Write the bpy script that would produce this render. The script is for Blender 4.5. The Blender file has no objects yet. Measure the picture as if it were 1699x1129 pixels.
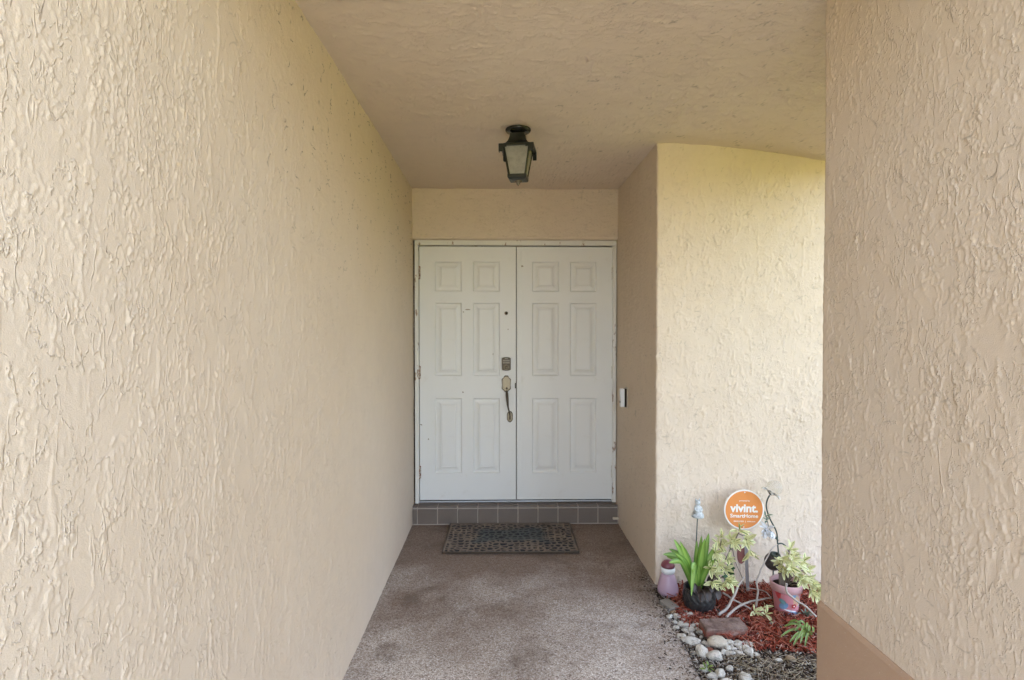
import bpy, bmesh, math, random
import numpy as np
from mathutils import Vector, Matrix
R = math.radians
random.seed(7); rng = np.random.default_rng(7)
S = bpy.context.scene
C = S.collection

# ------------------------------------------------------------------ camera, sky, sun, exposure
CAM_Z, YAW, PITCH, FPX = 1.5263, 0.0207, 0.0176, 928.0
cam_d = bpy.data.cameras.new('camera'); cam = bpy.data.objects.new('camera', cam_d); C.objects.link(cam)
cam.location = (0, 0, CAM_Z); cam.rotation_euler = (math.pi/2 - PITCH, 0, -YAW)
cam_d.sensor_width = 36; cam_d.lens = 36*FPX/1699; cam_d.clip_start = 0.05; cam_d.clip_end = 2000
S.camera = cam

SUN_EL, SUN_AZ = R(42), R(-4)          # the sun stands behind the house (azimuth from +Y towards +X)
w = bpy.data.worlds.new('World'); S.world = w; w.use_nodes = True
wn = w.node_tree.nodes; wl = w.node_tree.links
bg = wn['Background']; sky = wn.new('ShaderNodeTexSky'); sky.sky_type = 'NISHITA'; sky.sun_disc = False
sky.sun_elevation = SUN_EL; sky.sun_rotation = SUN_AZ; sky.air_density = 1.0; sky.dust_density = 4.0
hs_ = wn.new('ShaderNodeHueSaturation'); hs_.inputs['Saturation'].default_value = 0.75
wl.new(sky.outputs[0], hs_.inputs['Color']); wl.new(hs_.outputs[0], bg.inputs['Color'])
bg.inputs['Strength'].default_value = 0.15
sd = bpy.data.lights.new('sun', 'SUN'); sd.energy = 2.5; sd.angle = R(2); sd.color = (1.0, 0.94, 0.85)
so = bpy.data.objects.new('sun', sd); C.objects.link(so); so.location = (0, 8, 12)
sv = Vector((math.sin(SUN_AZ)*math.cos(SUN_EL), math.cos(SUN_AZ)*math.cos(SUN_EL), math.sin(SUN_EL)))
so.rotation_euler = sv.to_track_quat('Z', 'Y').to_euler()
vs = S.view_settings; vs.view_transform = 'Standard'; vs.look = 'None'; vs.exposure = 3.56; vs.gamma = 1.0
vs.use_curve_mapping = False
S.cycles.max_bounces = 10; S.cycles.diffuse_bounces = 4; S.cycles.use_denoising = True; S.cycles.adaptive_threshold = .015

# ------------------------------------------------------------------ survey: photograph direction + known depth or height -> metres
def site(px, py, Y=None, Z=None):
    u, v = (px-849.5)/FPX, -(py-564.5)/FPX
    c, s = math.cos(PITCH), math.sin(PITCH); y = c+v*s; z = -s+v*c
    c, s = math.cos(YAW), math.sin(YAW); X_ = u*c+y*s; Y_ = -u*s+y*c
    t = Y/Y_ if Y is not None else (Z-CAM_Z)/z
    return Vector((X_*t, Y_*t, CAM_Z+z*t))

# ------------------------------------------------------------------ numpy noise
def _hash(x, y, seed):
    h = (x.astype(np.uint32)*np.uint32(374761393) + y.astype(np.uint32)*np.uint32(668265263) + np.uint32((seed*2246822519) & 0xffffffff))
    h = (h ^ (h >> np.uint32(13)))*np.uint32(1274126177)
    h = (h ^ (h >> np.uint32(15)))*np.uint32(2246822519)
    return (h ^ (h >> np.uint32(16))).astype(np.float32)/np.float32(4294967296.0)
def pn(x, y, seed=0):
    x = np.asarray(x, np.float32); y = np.asarray(y, np.float32)
    x, y = np.broadcast_arrays(x, y)
    xi = np.floor(x).astype(np.int64); yi = np.floor(y).astype(np.int64); fx = x-xi; fy = y-yi
    ux = fx*fx*fx*(fx*(fx*6-15)+10); uy = fy*fy*fy*(fy*(fy*6-15)+10)
    def g(a, b):
        t = _hash(xi+a, yi+b, seed)*np.float32(2*math.pi)
        return np.cos(t)*(fx-a)+np.sin(t)*(fy-b)
    n0 = g(0, 0)*(1-ux)+g(1, 0)*ux; n1 = g(0, 1)*(1-ux)+g(1, 1)*ux
    return (n0*(1-uy)+n1*uy)*1.5
def ss(a, b, x):
    t = np.clip((x-a)/(b-a), 0, 1); return t*t*(3-2*t)

# ------------------------------------------------------------------ object helpers
def tag(o, label=None, cat=None, group=None, kind=None):
    if label: o['label'] = label
    if cat: o['category'] = cat
    if group: o['group'] = group
    if kind: o['kind'] = kind
    return o
def thing(name, label, cat, loc=(0, 0, 0), rotz=0, group=None):
    o = bpy.data.objects.new(name, None); C.objects.link(o); o.location = loc; o.rotation_euler = (0, 0, rotz)
    o.empty_display_size = .05
    return tag(o, label, cat, group)
def link(name, me, mat=None, parent=None, M=None):
    if mat is not None and len(me.materials) == 0: me.materials.append(mat)
    o = bpy.data.objects.new(name, me); C.objects.link(o)
    if parent is not None: o.parent = parent
    if M is not None: o.matrix_local = M
    return o
class MB:
    def __init__(s): s.v = []; s.f = []; s.sm = []
    def add(s, vs_, fs_, smooth=False):
        k = len(s.v); s.v += [tuple(p) for p in vs_]; s.f += [tuple(i+k for i in f) for f in fs_]; s.sm += [smooth]*len(fs_); return s
    def box(s, a, b, M=None):
        x0, y0, z0 = a; x1, y1, z1 = b
        P = [Vector(p) for p in ((x0,y0,z0),(x1,y0,z0),(x1,y1,z0),(x0,y1,z0),(x0,y0,z1),(x1,y0,z1),(x1,y1,z1),(x0,y1,z1))]
        if M is not None: P = [M @ p for p in P]
        return s.add(P, [(0,3,2,1),(4,5,6,7),(0,1,5,4),(1,2,6,5),(2,3,7,6),(3,0,4,7)])
    def lathe(s, prof, n=24, M=None, smooth=True, c=(0,0,0)):
        P = []; F = []
        for r, z in prof:
            for k in range(n):
                a = 2*math.pi*k/n; p = Vector((c[0]+r*math.cos(a), c[1]+r*math.sin(a), c[2]+z)); P.append(M @ p if M is not None else p)
        for i in range(len(prof)-1):
            for k in range(n): F.append((i*n+k, i*n+(k+1) % n, (i+1)*n+(k+1) % n, (i+1)*n+k))
        if prof[0][0] > 1e-5: F.append(tuple(reversed(range(n))))
        if prof[-1][0] > 1e-5: F.append(tuple((len(prof)-1)*n+k for k in range(n)))
        return s.add(P, F, smooth)
    def tube(s, path, rad, n=8, smooth=True):
        path = [Vector(p) for p in path]; m = len(path)
        if not hasattr(rad, '__len__'): rad = [rad]*m
        P = []; F = []; up = None
        for i, p in enumerate(path):
            t = (path[min(i+1, m-1)]-path[max(i-1, 0)]).normalized()
            if up is None:
                up = Vector((0,0,1)) if abs(t.z) < .9 else Vector((1,0,0))
            a = t.cross(up).normalized(); b = a.cross(t).normalized(); up = b
            for k in range(n):
                q = 2*math.pi*k/n; P.append(p+(a*math.cos(q)+b*math.sin(q))*rad[i])
        for i in range(m-1):
            for k in range(n): F.append((i*n+k, (i+1)*n+k, (i+1)*n+(k+1) % n, i*n+(k+1) % n))
        F.append(tuple(range(n))); F.append(tuple(reversed([(m-1)*n+k for k in range(n)])))
        return s.add(P, F, smooth)
    def prism(s, poly, y0, y1):          # polygon in XZ (counter-clockwise seen from -Y), extruded along Y
        n = len(poly); P = [(x, y0, z) for x, z in poly]+[(x, y1, z) for x, z in poly]
        F = [tuple(range(n)), tuple(reversed(range(n, 2*n)))]
        F += [(i, n+i, n+(i+1) % n, (i+1) % n) for i in range(n)]
        return s.add(P, F)
    def mesh(s, name, bevel=0, seg=2, recalc=True):
        me = bpy.data.meshes.new(name); me.from_pydata(s.v, [], s.f); me.polygons.foreach_set('use_smooth', s.sm)
        if bevel or recalc:
            bm = bmesh.new(); bm.from_mesh(me)
            if recalc: bmesh.ops.recalc_face_normals(bm, faces=bm.faces)
            if bevel: bmesh.ops.bevel(bm, geom=list(bm.edges), offset=bevel, segments=seg, profile=.6, affect='EDGES', clamp_overlap=True)
            bm.to_mesh(me); bm.free()
        me.update(); return me
    def build(s, name, mat, parent=None, bevel=0, seg=2):
        return link(name, s.mesh(name, bevel, seg), mat, parent)
def catmull(pts, n=6):
    pts = [Vector(p) for p in pts]; out = []
    for i in range(len(pts)-1):
        p0, p1, p2, p3 = pts[max(i-1, 0)], pts[i], pts[i+1], pts[min(i+2, len(pts)-1)]
        for k in range(n):
            t = k/n; out.append(.5*((2*p1)+(p2-p0)*t+(2*p0-5*p1+4*p2-p3)*t*t+(3*p1-p0-3*p2+p3)*t**3))
    return out+[pts[-1]]
def grid_mesh(name, P, mat, parent=None, attrs=None, flip=False):
    nu, nv = P.shape[:2]; me = bpy.data.meshes.new(name)
    me.vertices.add(nu*nv); me.vertices.foreach_set('co', P.reshape(-1).astype(np.float32))
    idx = np.arange(nu*nv, dtype=np.int32).reshape(nu, nv)
    q = np.stack([idx[:-1,:-1], idx[1:,:-1], idx[1:,1:], idx[:-1,1:]], -1).reshape(-1, 4)
    if flip: q = q[:, ::-1]
    nf = len(q); me.loops.add(nf*4); me.loops.foreach_set('vertex_index', q.reshape(-1).astype(np.int32)); me.polygons.add(nf)
    me.polygons.foreach_set('loop_start', np.arange(0, nf*4, 4, dtype=np.int32))
    me.polygons.foreach_set('use_smooth', np.ones(nf, bool))
    for k, a in (attrs or {}).items():
        at = me.attributes.new(k, 'FLOAT', 'POINT'); at.data.foreach_set('value', a.reshape(-1).astype(np.float32))
    me.update(calc_edges=True); me.validate()
    return link(name, me, mat, parent)
def shreds(name, pos, yaw, tilt, size, mat, rnd, **kw):
    """thousands of small chips as one mesh: centre, yaw, tilt, (length, width, thickness)"""
    n = len(pos)
    c = np.array([[-1,-1,-1],[1,-1,-1],[1,1,-1],[-1,1,-1],[-1,-1,1],[1,-1,1],[1,1,1],[-1,1,1]], np.float32)*.5
    L = c[None]*size[:, None, :]
    L[:, :, 1] *= (1-.55*np.abs(c[None, :, 0])*rnd[:, None]*2)      # tapered ends
    L[:, :, 2] += (L[:, :, 0]**2)*(rnd[:, None]-.5)*16               # a little curl
    ct, st = np.cos(tilt)[:, None], np.sin(tilt)[:, None]
    x = L[:,:,0]*ct-L[:,:,2]*st; z = L[:,:,0]*st+L[:,:,2]*ct; y = L[:,:,1]
    cy, sy = np.cos(yaw)[:, None], np.sin(yaw)[:, None]
    V = np.stack([x*cy-y*sy, x*sy+y*cy, z], -1)+pos[:, None, :]
    fq = np.array([(0,3,2,1),(4,5,6,7),(0,1,5,4),(1,2,6,5),(2,3,7,6),(3,0,4,7)])
    F = (fq[None]+np.arange(n)[:, None, None]*8).reshape(-1, 4)
    me = bpy.data.meshes.new(name); me.vertices.add(n*8); me.vertices.foreach_set('co', V.reshape(-1).astype(np.float32))
    nf = len(F); me.loops.add(nf*4); me.loops.foreach_set('vertex_index', F.reshape(-1).astype(np.int32)); me.polygons.add(nf)
    me.polygons.foreach_set('loop_start', np.arange(0, nf*4, 4, dtype=np.int32))
    at = me.attributes.new('rnd', 'FLOAT', 'POINT'); at.data.foreach_set('value', np.repeat(rnd, 8).astype(np.float32))
    me.update(calc_edges=True)
    return tag(link(name, me, mat), **kw)

# ------------------------------------------------------------------ materials
class Mat:
    def __init__(s, name, rough=.6, metal=0, spec=.5):
        s.m = bpy.data.materials.new(name); s.m.use_nodes = True; s.n = s.m.node_tree.nodes; s.l = s.m.node_tree.links
        s.b = s.n['Principled BSDF']; s.b.inputs['Roughness'].default_value = rough; s.b.inputs['Metallic'].default_value = metal
        s.b.inputs['Specular IOR Level'].default_value = spec
        s.co = s.n.new('ShaderNodeTexCoord').outputs['Object']
    def map(s, scale=(1,1,1)):
        m = s.n.new('ShaderNodeMapping'); m.inputs['Scale'].default_value = scale; s.l.new(s.co, m.inputs['Vector']); return m.outputs[0]
    def noise(s, scale, detail=3, rough=.55, vec=None, dist=0):
        t = s.n.new('ShaderNodeTexNoise'); t.inputs['Scale'].default_value = scale; t.inputs['Detail'].default_value = detail
        t.inputs['Roughness'].default_value = rough; t.inputs['Distortion'].default_value = dist
        s.l.new(vec or s.co, t.inputs['Vector']); return t.outputs['Fac']
    def vor(s, scale, out='Distance', feature='F1', rnd=1.0, vec=None):
        t = s.n.new('ShaderNodeTexVoronoi'); t.feature = feature; t.inputs['Scale'].default_value = scale
        t.inputs['Randomness'].default_value = rnd; s.l.new(vec or s.co, t.inputs['Vector']); return t.outputs[out]
    def attr(s, name):
        t = s.n.new('ShaderNodeAttribute'); t.attribute_name = name; return t.outputs['Fac']
    def ramp(s, fac, stops, interp='LINEAR'):
        r = s.n.new('ShaderNodeValToRGB'); r.color_ramp.interpolation = interp; e = r.color_ramp.elements
        while len(e) > 1: e.remove(e[-1])
        for i, (p, c) in enumerate(stops):
            if not hasattr(c, '__len__'): c = (c, c, c)
            x = e[0] if i == 0 else e.new(p); x.position = p; x.color = (*c, 1)
        s.l.new(fac, r.inputs[0]); return r.outputs[0]
    def mix(s, fac, a, b, mode='MIX'):
        m = s.n.new('ShaderNodeMix'); m.data_type = 'RGBA'; m.blend_type = mode
        for sock, val in ((m.inputs[0], fac), (m.inputs[6], a), (m.inputs[7], b)):
            if hasattr(val, 'links') or isinstance(val, bpy.types.NodeSocket): s.l.new(val, sock)
            elif hasattr(val, '__len__'): sock.default_value = (*val, 1)
            else: sock.default_value = val
        return m.outputs[2]
    def math(s, op, a, b=0):
        m = s.n.new('ShaderNodeMath'); m.operation = op
        for sock, val in ((m.inputs[0], a), (m.inputs[1], b)):
            if isinstance(val, bpy.types.NodeSocket): s.l.new(val, sock)
            else: sock.default_value = val
        return m.outputs[0]
    def sep(s):
        x = s.n.new('ShaderNodeSeparateXYZ'); s.l.new(s.co, x.inputs[0]); return x.outputs
    def color(s, c):
        if isinstance(c, bpy.types.NodeSocket): s.l.new(c, s.b.inputs['Base Color'])
        else: s.b.inputs['Base Color'].default_value = (*c, 1)
        return s
    def rough(s, r): s.l.new(r, s.b.inputs['Roughness']); return s
    def bump(s, h, dist=.001, strength=1.0):
        b = s.n.new('ShaderNodeBump'); b.inputs['Distance'].default_value = dist; b.inputs['Strength'].default_value = strength
        s.l.new(h, b.inputs['Height'])
        if s.b.inputs['Normal'].links: s.l.new(s.b.inputs['Normal'].links[0].from_socket, b.inputs['Normal'])
        s.l.new(b.outputs[0], s.b.inputs['Normal']); return s
M = {}
def stucco_mat(name, ca, cb, dirt=(.13,.10,.07), spec=.3, stretch=(1,1,.34)):
    m = Mat(name, .82, spec=.2)
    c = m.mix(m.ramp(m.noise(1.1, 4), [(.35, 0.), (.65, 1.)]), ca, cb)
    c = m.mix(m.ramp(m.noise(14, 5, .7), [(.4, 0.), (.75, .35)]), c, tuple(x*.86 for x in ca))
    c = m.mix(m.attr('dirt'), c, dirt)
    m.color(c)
    v1, v2, v3 = m.map(tuple(1+(k-1)*.55 for k in stretch)), m.map(stretch), m.map(tuple(1+(k-1)*.8 for k in stretch))
    crumb = m.ramp(m.noise(150, 2, .5), [(.47, 0.), (.55, 1.)]); brk = m.ramp(m.noise(34, 2), [(.44, 0.), (.52, 1.)])
    mk = m.ramp(m.noise(5.5, 3), [(.50, 0.), (.60, 1.)]); mk2 = m.ramp(m.noise(6.5, 3, vec=v1), [(.47, 0.), (.55, 1.)])
    ridge = lambda f, w_: m.ramp(m.math('ABSOLUTE', m.math('SUBTRACT', f, .5)), [(.0, 1.), (w_, 0.)])
    h1 = m.math('MULTIPLY', m.math('MULTIPLY', ridge(m.noise(27, 2, .5, vec=v2), .028), mk2), brk)
    h2 = m.math('MULTIPLY', ridge(m.noise(10, 4, .58, vec=v1), .016), crumb)
    h3 = m.math('MULTIPLY', m.ramp(m.noise(105, 2, .5, vec=v3), [(.58, 0.), (.66, 1.)]), mk)
    m.bump(m.math('ADD', m.math('ADD', h1, h2), m.math('MULTIPLY', h3, .8)), .0019, .8)
    m.bump(m.noise(360, 2, .7), .0011, .8)
    return m.m
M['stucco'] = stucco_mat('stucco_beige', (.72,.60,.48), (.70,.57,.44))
M['stucco_ceiling'] = stucco_mat('stucco_beige_ceiling', (.72,.60,.48), (.70,.57,.44), stretch=(.35,1,1))
M['stucco_garden'] = stucco_mat('stucco_beige_combed', (.72,.60,.48), (.70,.57,.44), stretch=(1,1,.6))
M['stucco_core'] = Mat('stucco_plain', .7).color((.62,.52,.40)).m
m = Mat('plinth_brown', .55, spec=.3)
m.color(m.mix(m.ramp(m.noise(160, 2, .7), [(.66, 0.), (.74, 1.)]), m.mix(m.noise(5, 4), (.46,.30,.20), (.53,.365,.25)), (.62,.51,.41)))
m.bump(m.noise(300, 3, .7), .0015, .6); m.bump(m.noise(22, 4), .004, .35); M['plinth'] = m.m

m = Mat('exposed_aggregate', .75, spec=.35)
cell = m.vor(165, 'Color'); sepc = m.n.new('ShaderNodeSeparateColor'); m.l.new(cell, sepc.inputs[0])
peb = m.ramp(sepc.outputs[0], [(0, (.16,.12,.098)), (.14, (.37,.30,.25)), (.4, (.58,.50,.43)), (.68, (.72,.65,.58)), (.9, (.84,.79,.73)), (1, (.95,.93,.90))])
cem = m.ramp(m.vor(165, feature='DISTANCE_TO_EDGE'), [(.02, 0.), (.14, 1.)])
c = m.mix(cem, (.38,.315,.265), peb)
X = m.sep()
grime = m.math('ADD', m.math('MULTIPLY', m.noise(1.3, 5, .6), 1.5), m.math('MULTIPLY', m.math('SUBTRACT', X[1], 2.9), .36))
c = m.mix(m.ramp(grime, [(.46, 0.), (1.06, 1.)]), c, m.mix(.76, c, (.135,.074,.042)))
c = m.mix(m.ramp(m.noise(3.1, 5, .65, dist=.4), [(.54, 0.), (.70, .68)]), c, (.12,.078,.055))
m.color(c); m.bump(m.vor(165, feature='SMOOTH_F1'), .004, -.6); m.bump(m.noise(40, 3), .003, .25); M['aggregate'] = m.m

def door_paint(name, ca, chip=None, lo=.66):
    m = Mat(name, .42, spec=.4)
    c = m.mix(m.noise(2.2, 4), ca, tuple(x*.93 for x in ca))
    c = m.mix(m.ramp(m.noise(9, 6, .75), [(.58, 0.), (.8, .35)]), c, (.55,.47,.36))
    if chip: c = m.mix(m.ramp(m.noise(16, 5, .7, vec=m.map((1,1,.35))), [(lo, 0.), (lo+.03, 1.)]), c, chip)
    m.color(c); m.bump(m.noise(120, 2, vec=m.map((1,1,.15))), .0006, .35); return m.m
M['door'] = door_paint('door_paint', (.79,.77,.73))
M['frame'] = door_paint('frame_paint_chipped', (.74,.71,.65), (.33,.22,.15), .6)
m = Mat('tile_brown', .5, spec=.4)
m.color(m.mix(m.noise(7, 4), m.mix(m.noise(60, 3), (.118,.087,.067), (.155,.117,.093)), (.18,.142,.115))); m.bump(m.noise(90, 3), .001, .4); M['tile'] = m.m
m = Mat('grout', .9); m.color(m.mix(m.noise(30, 4), (.36,.29,.235), (.48,.41,.34))); M['grout'] = m.m
m = Mat('black_enamel', .38, spec=.5); m.color(m.mix(m.noise(40, 5, .7), (.008,.010,.008), (.028,.030,.020))); m.bump(m.noise(160, 3), .001, .4); M['iron'] = m.m
M['gloss_black'] = Mat('gloss_black', .12).color((.012,.012,.011)).m
m = Mat('frosted_glass', .4, spec=.5); m.color(m.mix(m.ramp(m.noise(38, 6, .7), [(.4, 0.), (.7, .6)]), (.50,.47,.39), (.24,.215,.16)))
m.b.inputs['Transmission Weight'].default_value = .45; m.bump(m.noise(70, 3), .002, .5); M['frosted'] = m.m
m = Mat('antique_brass', .38, metal=.85); m.color(m.mix(m.noise(60, 4), (.27,.23,.17), (.19,.155,.115))); M['brass'] = m.m
m = Mat('dark_bronze', .4, metal=.6); m.color(m.mix(m.noise(50, 3), (.05,.038,.028), (.11,.08,.055))); M['bronze'] = m.m
m = Mat('rusty_hinge', .7, metal=.3); m.color(m.mix(m.ramp(m.noise(90, 4), [(.42, 0.), (.55, 1.)]), (.60,.55,.48), (.22,.085,.045))); M['hinge'] = m.m
m = Mat('painted_hinge', .5, metal=.1); m.color(m.mix(m.ramp(m.noise(90, 4), [(.55, 0.), (.62, 1.)]), (.64,.60,.53), (.3,.19,.13))); M['hinge_p'] = m.m
M['white_plastic'] = Mat('white_plastic', .3).color((.80,.80,.80)).m
M['beige_plastic'] = Mat('beige_plastic', .5).color((.46,.38,.29)).m
M['key'] = Mat('keypad_key', .5).color((.30,.27,.23)).m
m = Mat('mat_rubber', .85, spec=.25)
relief = m.attr('relief'); tint = m.attr('tint')
top = m.mix(m.noise(25, 5, .7), (.33,.25,.185), (.20,.155,.12)); top = m.mix(tint, top, (.125,.135,.125))
m.color(m.mix(relief, (.03,.03,.034), top)); m.bump(m.noise(500, 2), .001, .5); M['mat'] = m.m

def rnd_mat(name, stops, rough=.85, scale=180):
    m = Mat(name, rough, spec=.25); c = m.ramp(m.attr('rnd'), stops)
    m.color(m.mix(m.noise(scale, 3), c, m.mix(.5, c, (.02,.012,.008)))); return m.m
M['mulch'] = rnd_mat('red_mulch', [(0, (.12,.022,.014)), (.3, (.32,.055,.030)), (.6, (.48,.10,.055)), (.85, (.58,.19,.12)), (1, (.66,.38,.29))])
M['litter'] = rnd_mat('leaf_litter', [(0, (.045,.031,.024)), (.3, (.12,.084,.062)), (.55, (.26,.19,.14)), (.78, (.46,.37,.28)), (1, (.72,.65,.56))])
m = Mat('soil', .95, spec=.15); m.color(m.mix(m.noise(60, 6, .7), (.02,.014,.011), (.075,.053,.040))); m.bump(m.noise(45, 6, .7), .02, .8); M['soil'] = m.m
m = Mat('grass_ground', .9, spec=.2); m.color(m.mix(m.noise(.8, 6, .7), (.12,.135,.018), (.20,.175,.03))); m.bump(m.noise(60, 4), .03, .8); M['lawn'] = m.m
def stone_mat(name, a, b, d):
    m = Mat(name, .8, spec=.3); oi = m.n.new('ShaderNodeObjectInfo').outputs['Random']
    c = m.mix(oi, a, b); c = m.mix(m.ramp(m.noise(3.2, 6, .72), [(.47, 0.), (.66, .85)]), c, d)
    m.color(c); m.bump(m.noise(6, 6, .7), .12, .5); return m.m
M['stone'] = stone_mat('white_stone', (.80,.75,.66), (.68,.63,.55), (.40,.34,.28))
M['stone_smooth'] = stone_mat('cream_stone', (.66,.57,.45), (.60,.51,.40), (.54,.46,.36))
M['stone_tan'] = stone_mat('tan_stone', (.40,.29,.18), (.36,.26,.17), (.26,.18,.11))
M['stone_red'] = stone_mat('red_stone', (.30,.11,.06), (.28,.10,.06), (.2,.08,.05))
m = Mat('old_brick', .88, spec=.2)
zb = m.ramp(m.sep()[2], [(.030, 1.), (.047, 0.)])
c = m.mix(m.math('MULTIPLY', zb, m.ramp(m.noise(30, 4, .7), [(.4, .2), (.6, 1.)])), m.mix(m.ramp(m.noise(26, 6, .78), [(.36, 0.), (.64, 1.)]), (.12,.075,.06), (.30,.205,.17)), (.30,.085,.055)); c = m.mix(m.ramp(m.noise(11, 6, .75), [(.56, 0.), (.7, .6)]), c, (.40,.31,.26))
m.color(c); m.bump(m.noise(60, 5, .7), .008, 1.); M['brick'] = m.m
m = Mat('concrete_block', .9); m.color(m.mix(m.noise(70, 5, .7), (.22,.19,.165), (.33,.30,.26))); m.bump(m.noise(90, 4), .004, .6); M['block'] = m.m
m = Mat('black_pot', .42, spec=.45); m.color(m.mix(m.noise(25, 5), (.014,.014,.015), (.04,.038,.036))); M['pot_black'] = m.m
# painted pot
m = Mat('pink_painted_pot', .45)
c = m.mix(m.noise(9, 4), (.58,.20,.235), (.66,.30,.33))
c = m.mix(m.ramp(m.noise(13, 2, .4, dist=.6), [(.60, 0.), (.63, 1.)]), c, (.56,.055,.065))
nb = m.n.new('ShaderNodeMapping'); nb.inputs['Location'].default_value = (5.2, 1.3, .7); m.l.new(m.co, nb.inputs[0])
c = m.mix(m.ramp(m.noise(11, 2, .4, vec=nb.outputs[0], dist=.5), [(.615, 0.), (.64, 1.)]), c, (.19,.33,.50))
nb2 = m.n.new('ShaderNodeMapping'); nb2.inputs['Location'].default_value = (1.2, 7.3, 3.7); m.l.new(m.co, nb2.inputs[0])
c = m.mix(m.ramp(m.noise(15, 2, .4, vec=nb2.outputs[0], dist=.5), [(.66, 0.), (.69, 1.)]), c, (.62,.40,.26))
m.color(c); M['pot_pink'] = m.m
M['pot_rim'] = Mat('pink_rim', .45).color((.70,.42,.43)).m
M['paint_blue'] = Mat('paint_blue', .5).color((.20,.34,.52)).m
M['paint_white'] = Mat('paint_white', .5).color((.72,.70,.72)).m
M['paint_red'] = Mat('paint_red', .5).color((.42,.03,.03)).m
M['paint_teal'] = Mat('paint_teal', .5).color((.16,.30,.32)).m
def leaf_mat(name, mid, edge, tr=.25, rough=.38, lo=.3, hi=.75):
    m = Mat(name, rough, spec=.45); e = m.attr('edge'); oi = m.n.new('ShaderNodeObjectInfo').outputs['Random']
    e2 = m.math('ADD', e, m.math('MULTIPLY', m.math('SUBTRACT', m.noise(7, 3), .5), .7))
    e2 = m.math('ADD', e2, m.math('MULTIPLY', m.math('SUBTRACT', oi, .5), .35))
    c = m.mix(m.ramp(e2, [(lo, 0.), (hi, 1.)]), mid, edge)
    c = m.mix(m.math('MULTIPLY', oi, .3), c, tuple(x*.55 for x in mid)); m.color(c)
    t = m.n.new('ShaderNodeBsdfTranslucent'); m.l.new(c, t.inputs[0]); mx = m.n.new('ShaderNodeMixShader'); mx.inputs[0].default_value = tr
    out = m.n['Material Output']; m.l.new(m.b.outputs[0], mx.inputs[1]); m.l.new(t.outputs[0], mx.inputs[2]); m.l.new(mx.outputs[0], out.inputs[0])
    return m.m
M['brom'] = leaf_mat('bright_green_leaf', (.30,.46,.09), (.14,.29,.04))
M['varie'] = leaf_mat('variegated_leaf', (.20,.27,.07), (.86,.83,.46), lo=-.12, hi=.24)
M['ivy'] = leaf_mat('dark_green_leaf', (.055,.15,.05), (.035,.10,.035))
M['dead_red'] = leaf_mat('dried_red_leaf', (.22,.07,.055), (.15,.05,.04), .1, .7)
M['dead_brown'] = leaf_mat('dried_dark_leaf', (.045,.03,.024), (.075,.05,.038), .05, .45)
M['grass'] = leaf_mat('grass_blade', (.20,.30,.06), (.26,.33,.11))
M['succ'] = leaf_mat('grey_green_leaf', (.17,.24,.17), (.26,.32,.25))
m = Mat('grey_bark', .85); m.color(m.mix(m.noise(55, 4, .7, vec=m.map((1,1,1))), (.56,.50,.44), (.30,.24,.20))); m.bump(m.noise(120, 3), .003, .5); M['bark_pale'] = m.m
m = Mat('brown_bark', .85); m.color(m.mix(m.noise(55, 4), (.12,.085,.065), (.24,.19,.15))); M['bark'] = m.m
m = Mat('sign_orange', .45); m.color(m.mix(m.noise(9, 4), (.72,.245,.055), (.76,.285,.085))); M['orange'] = m.m
M['sign_white'] = Mat('sign_white', .45).color((.86,.82,.76)).m
M['steel'] = Mat('galvanised_steel', .45, metal=.7).color((.42,.42,.43)).m
M['stem_green'] = Mat('dark_green_metal', .5).color((.035,.055,.045)).m
M['chrome'] = Mat('chrome_petal', .28, metal=.9).color((.82,.82,.80)).m
M['silk'] = Mat('white_silk', .7).color((.82,.83,.85)).m
m = Mat('clear_globe', .10); m.color((.86,.84,.79)); m.b.inputs['Transmission Weight'].default_value = .86; m.b.inputs['IOR'].default_value = 1.22; M['globe'] = m.m
m = Mat('dark_ball', .35, spec=.5); m.color(m.mix(m.noise(16, 5), (.022,.022,.026), (.10,.085,.085))); M['dark_ball'] = m.m
m = Mat('weathered_resin', .7); m.color(m.mix(m.ramp(m.noise(32, 5, .7), [(.48, 0.), (.7, .9)]), (.60,.62,.62), (.22,.23,.20))); M['resin'] = m.m
m = Mat('mauve_glaze', .35); m.color(m.mix(m.noise(14, 4), (.44,.29,.37), (.54,.38,.46))); M['mauve'] = m.m
M['plum'] = Mat('plum_glaze', .3).color((.20,.055,.075)).m
m = Mat('roof_tile', .8); m.color(m.mix(m.noise(9, 4), (.24,.15,.11), (.32,.22,.16))); M['roof_with_added_eave'] = m.m
m = Mat('concrete_walk', .85); m.color(m.mix(m.noise(5, 5), (.36,.33,.29), (.44,.41,.36))); M['concrete'] = m.m

# ------------------------------------------------------------------ ground
XL, XR, ZC, YD, YC = -.690, .929, 2.636, 4.45, 3.312
STEP_Y, STEP_H = 4.365, .150
def bed_z(x, y): return float(-.012+.010*pn(x*4, y*4, 3)+.004*pn(x*16, y*16, 4))
tag(MB().add([(-400,-400,-.06),(400,-400,-.06),(400,400,-.06),(-400,400,-.06)], [(0,1,2,3)]).build('lawn', M['lawn']), kind='structure')
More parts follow.
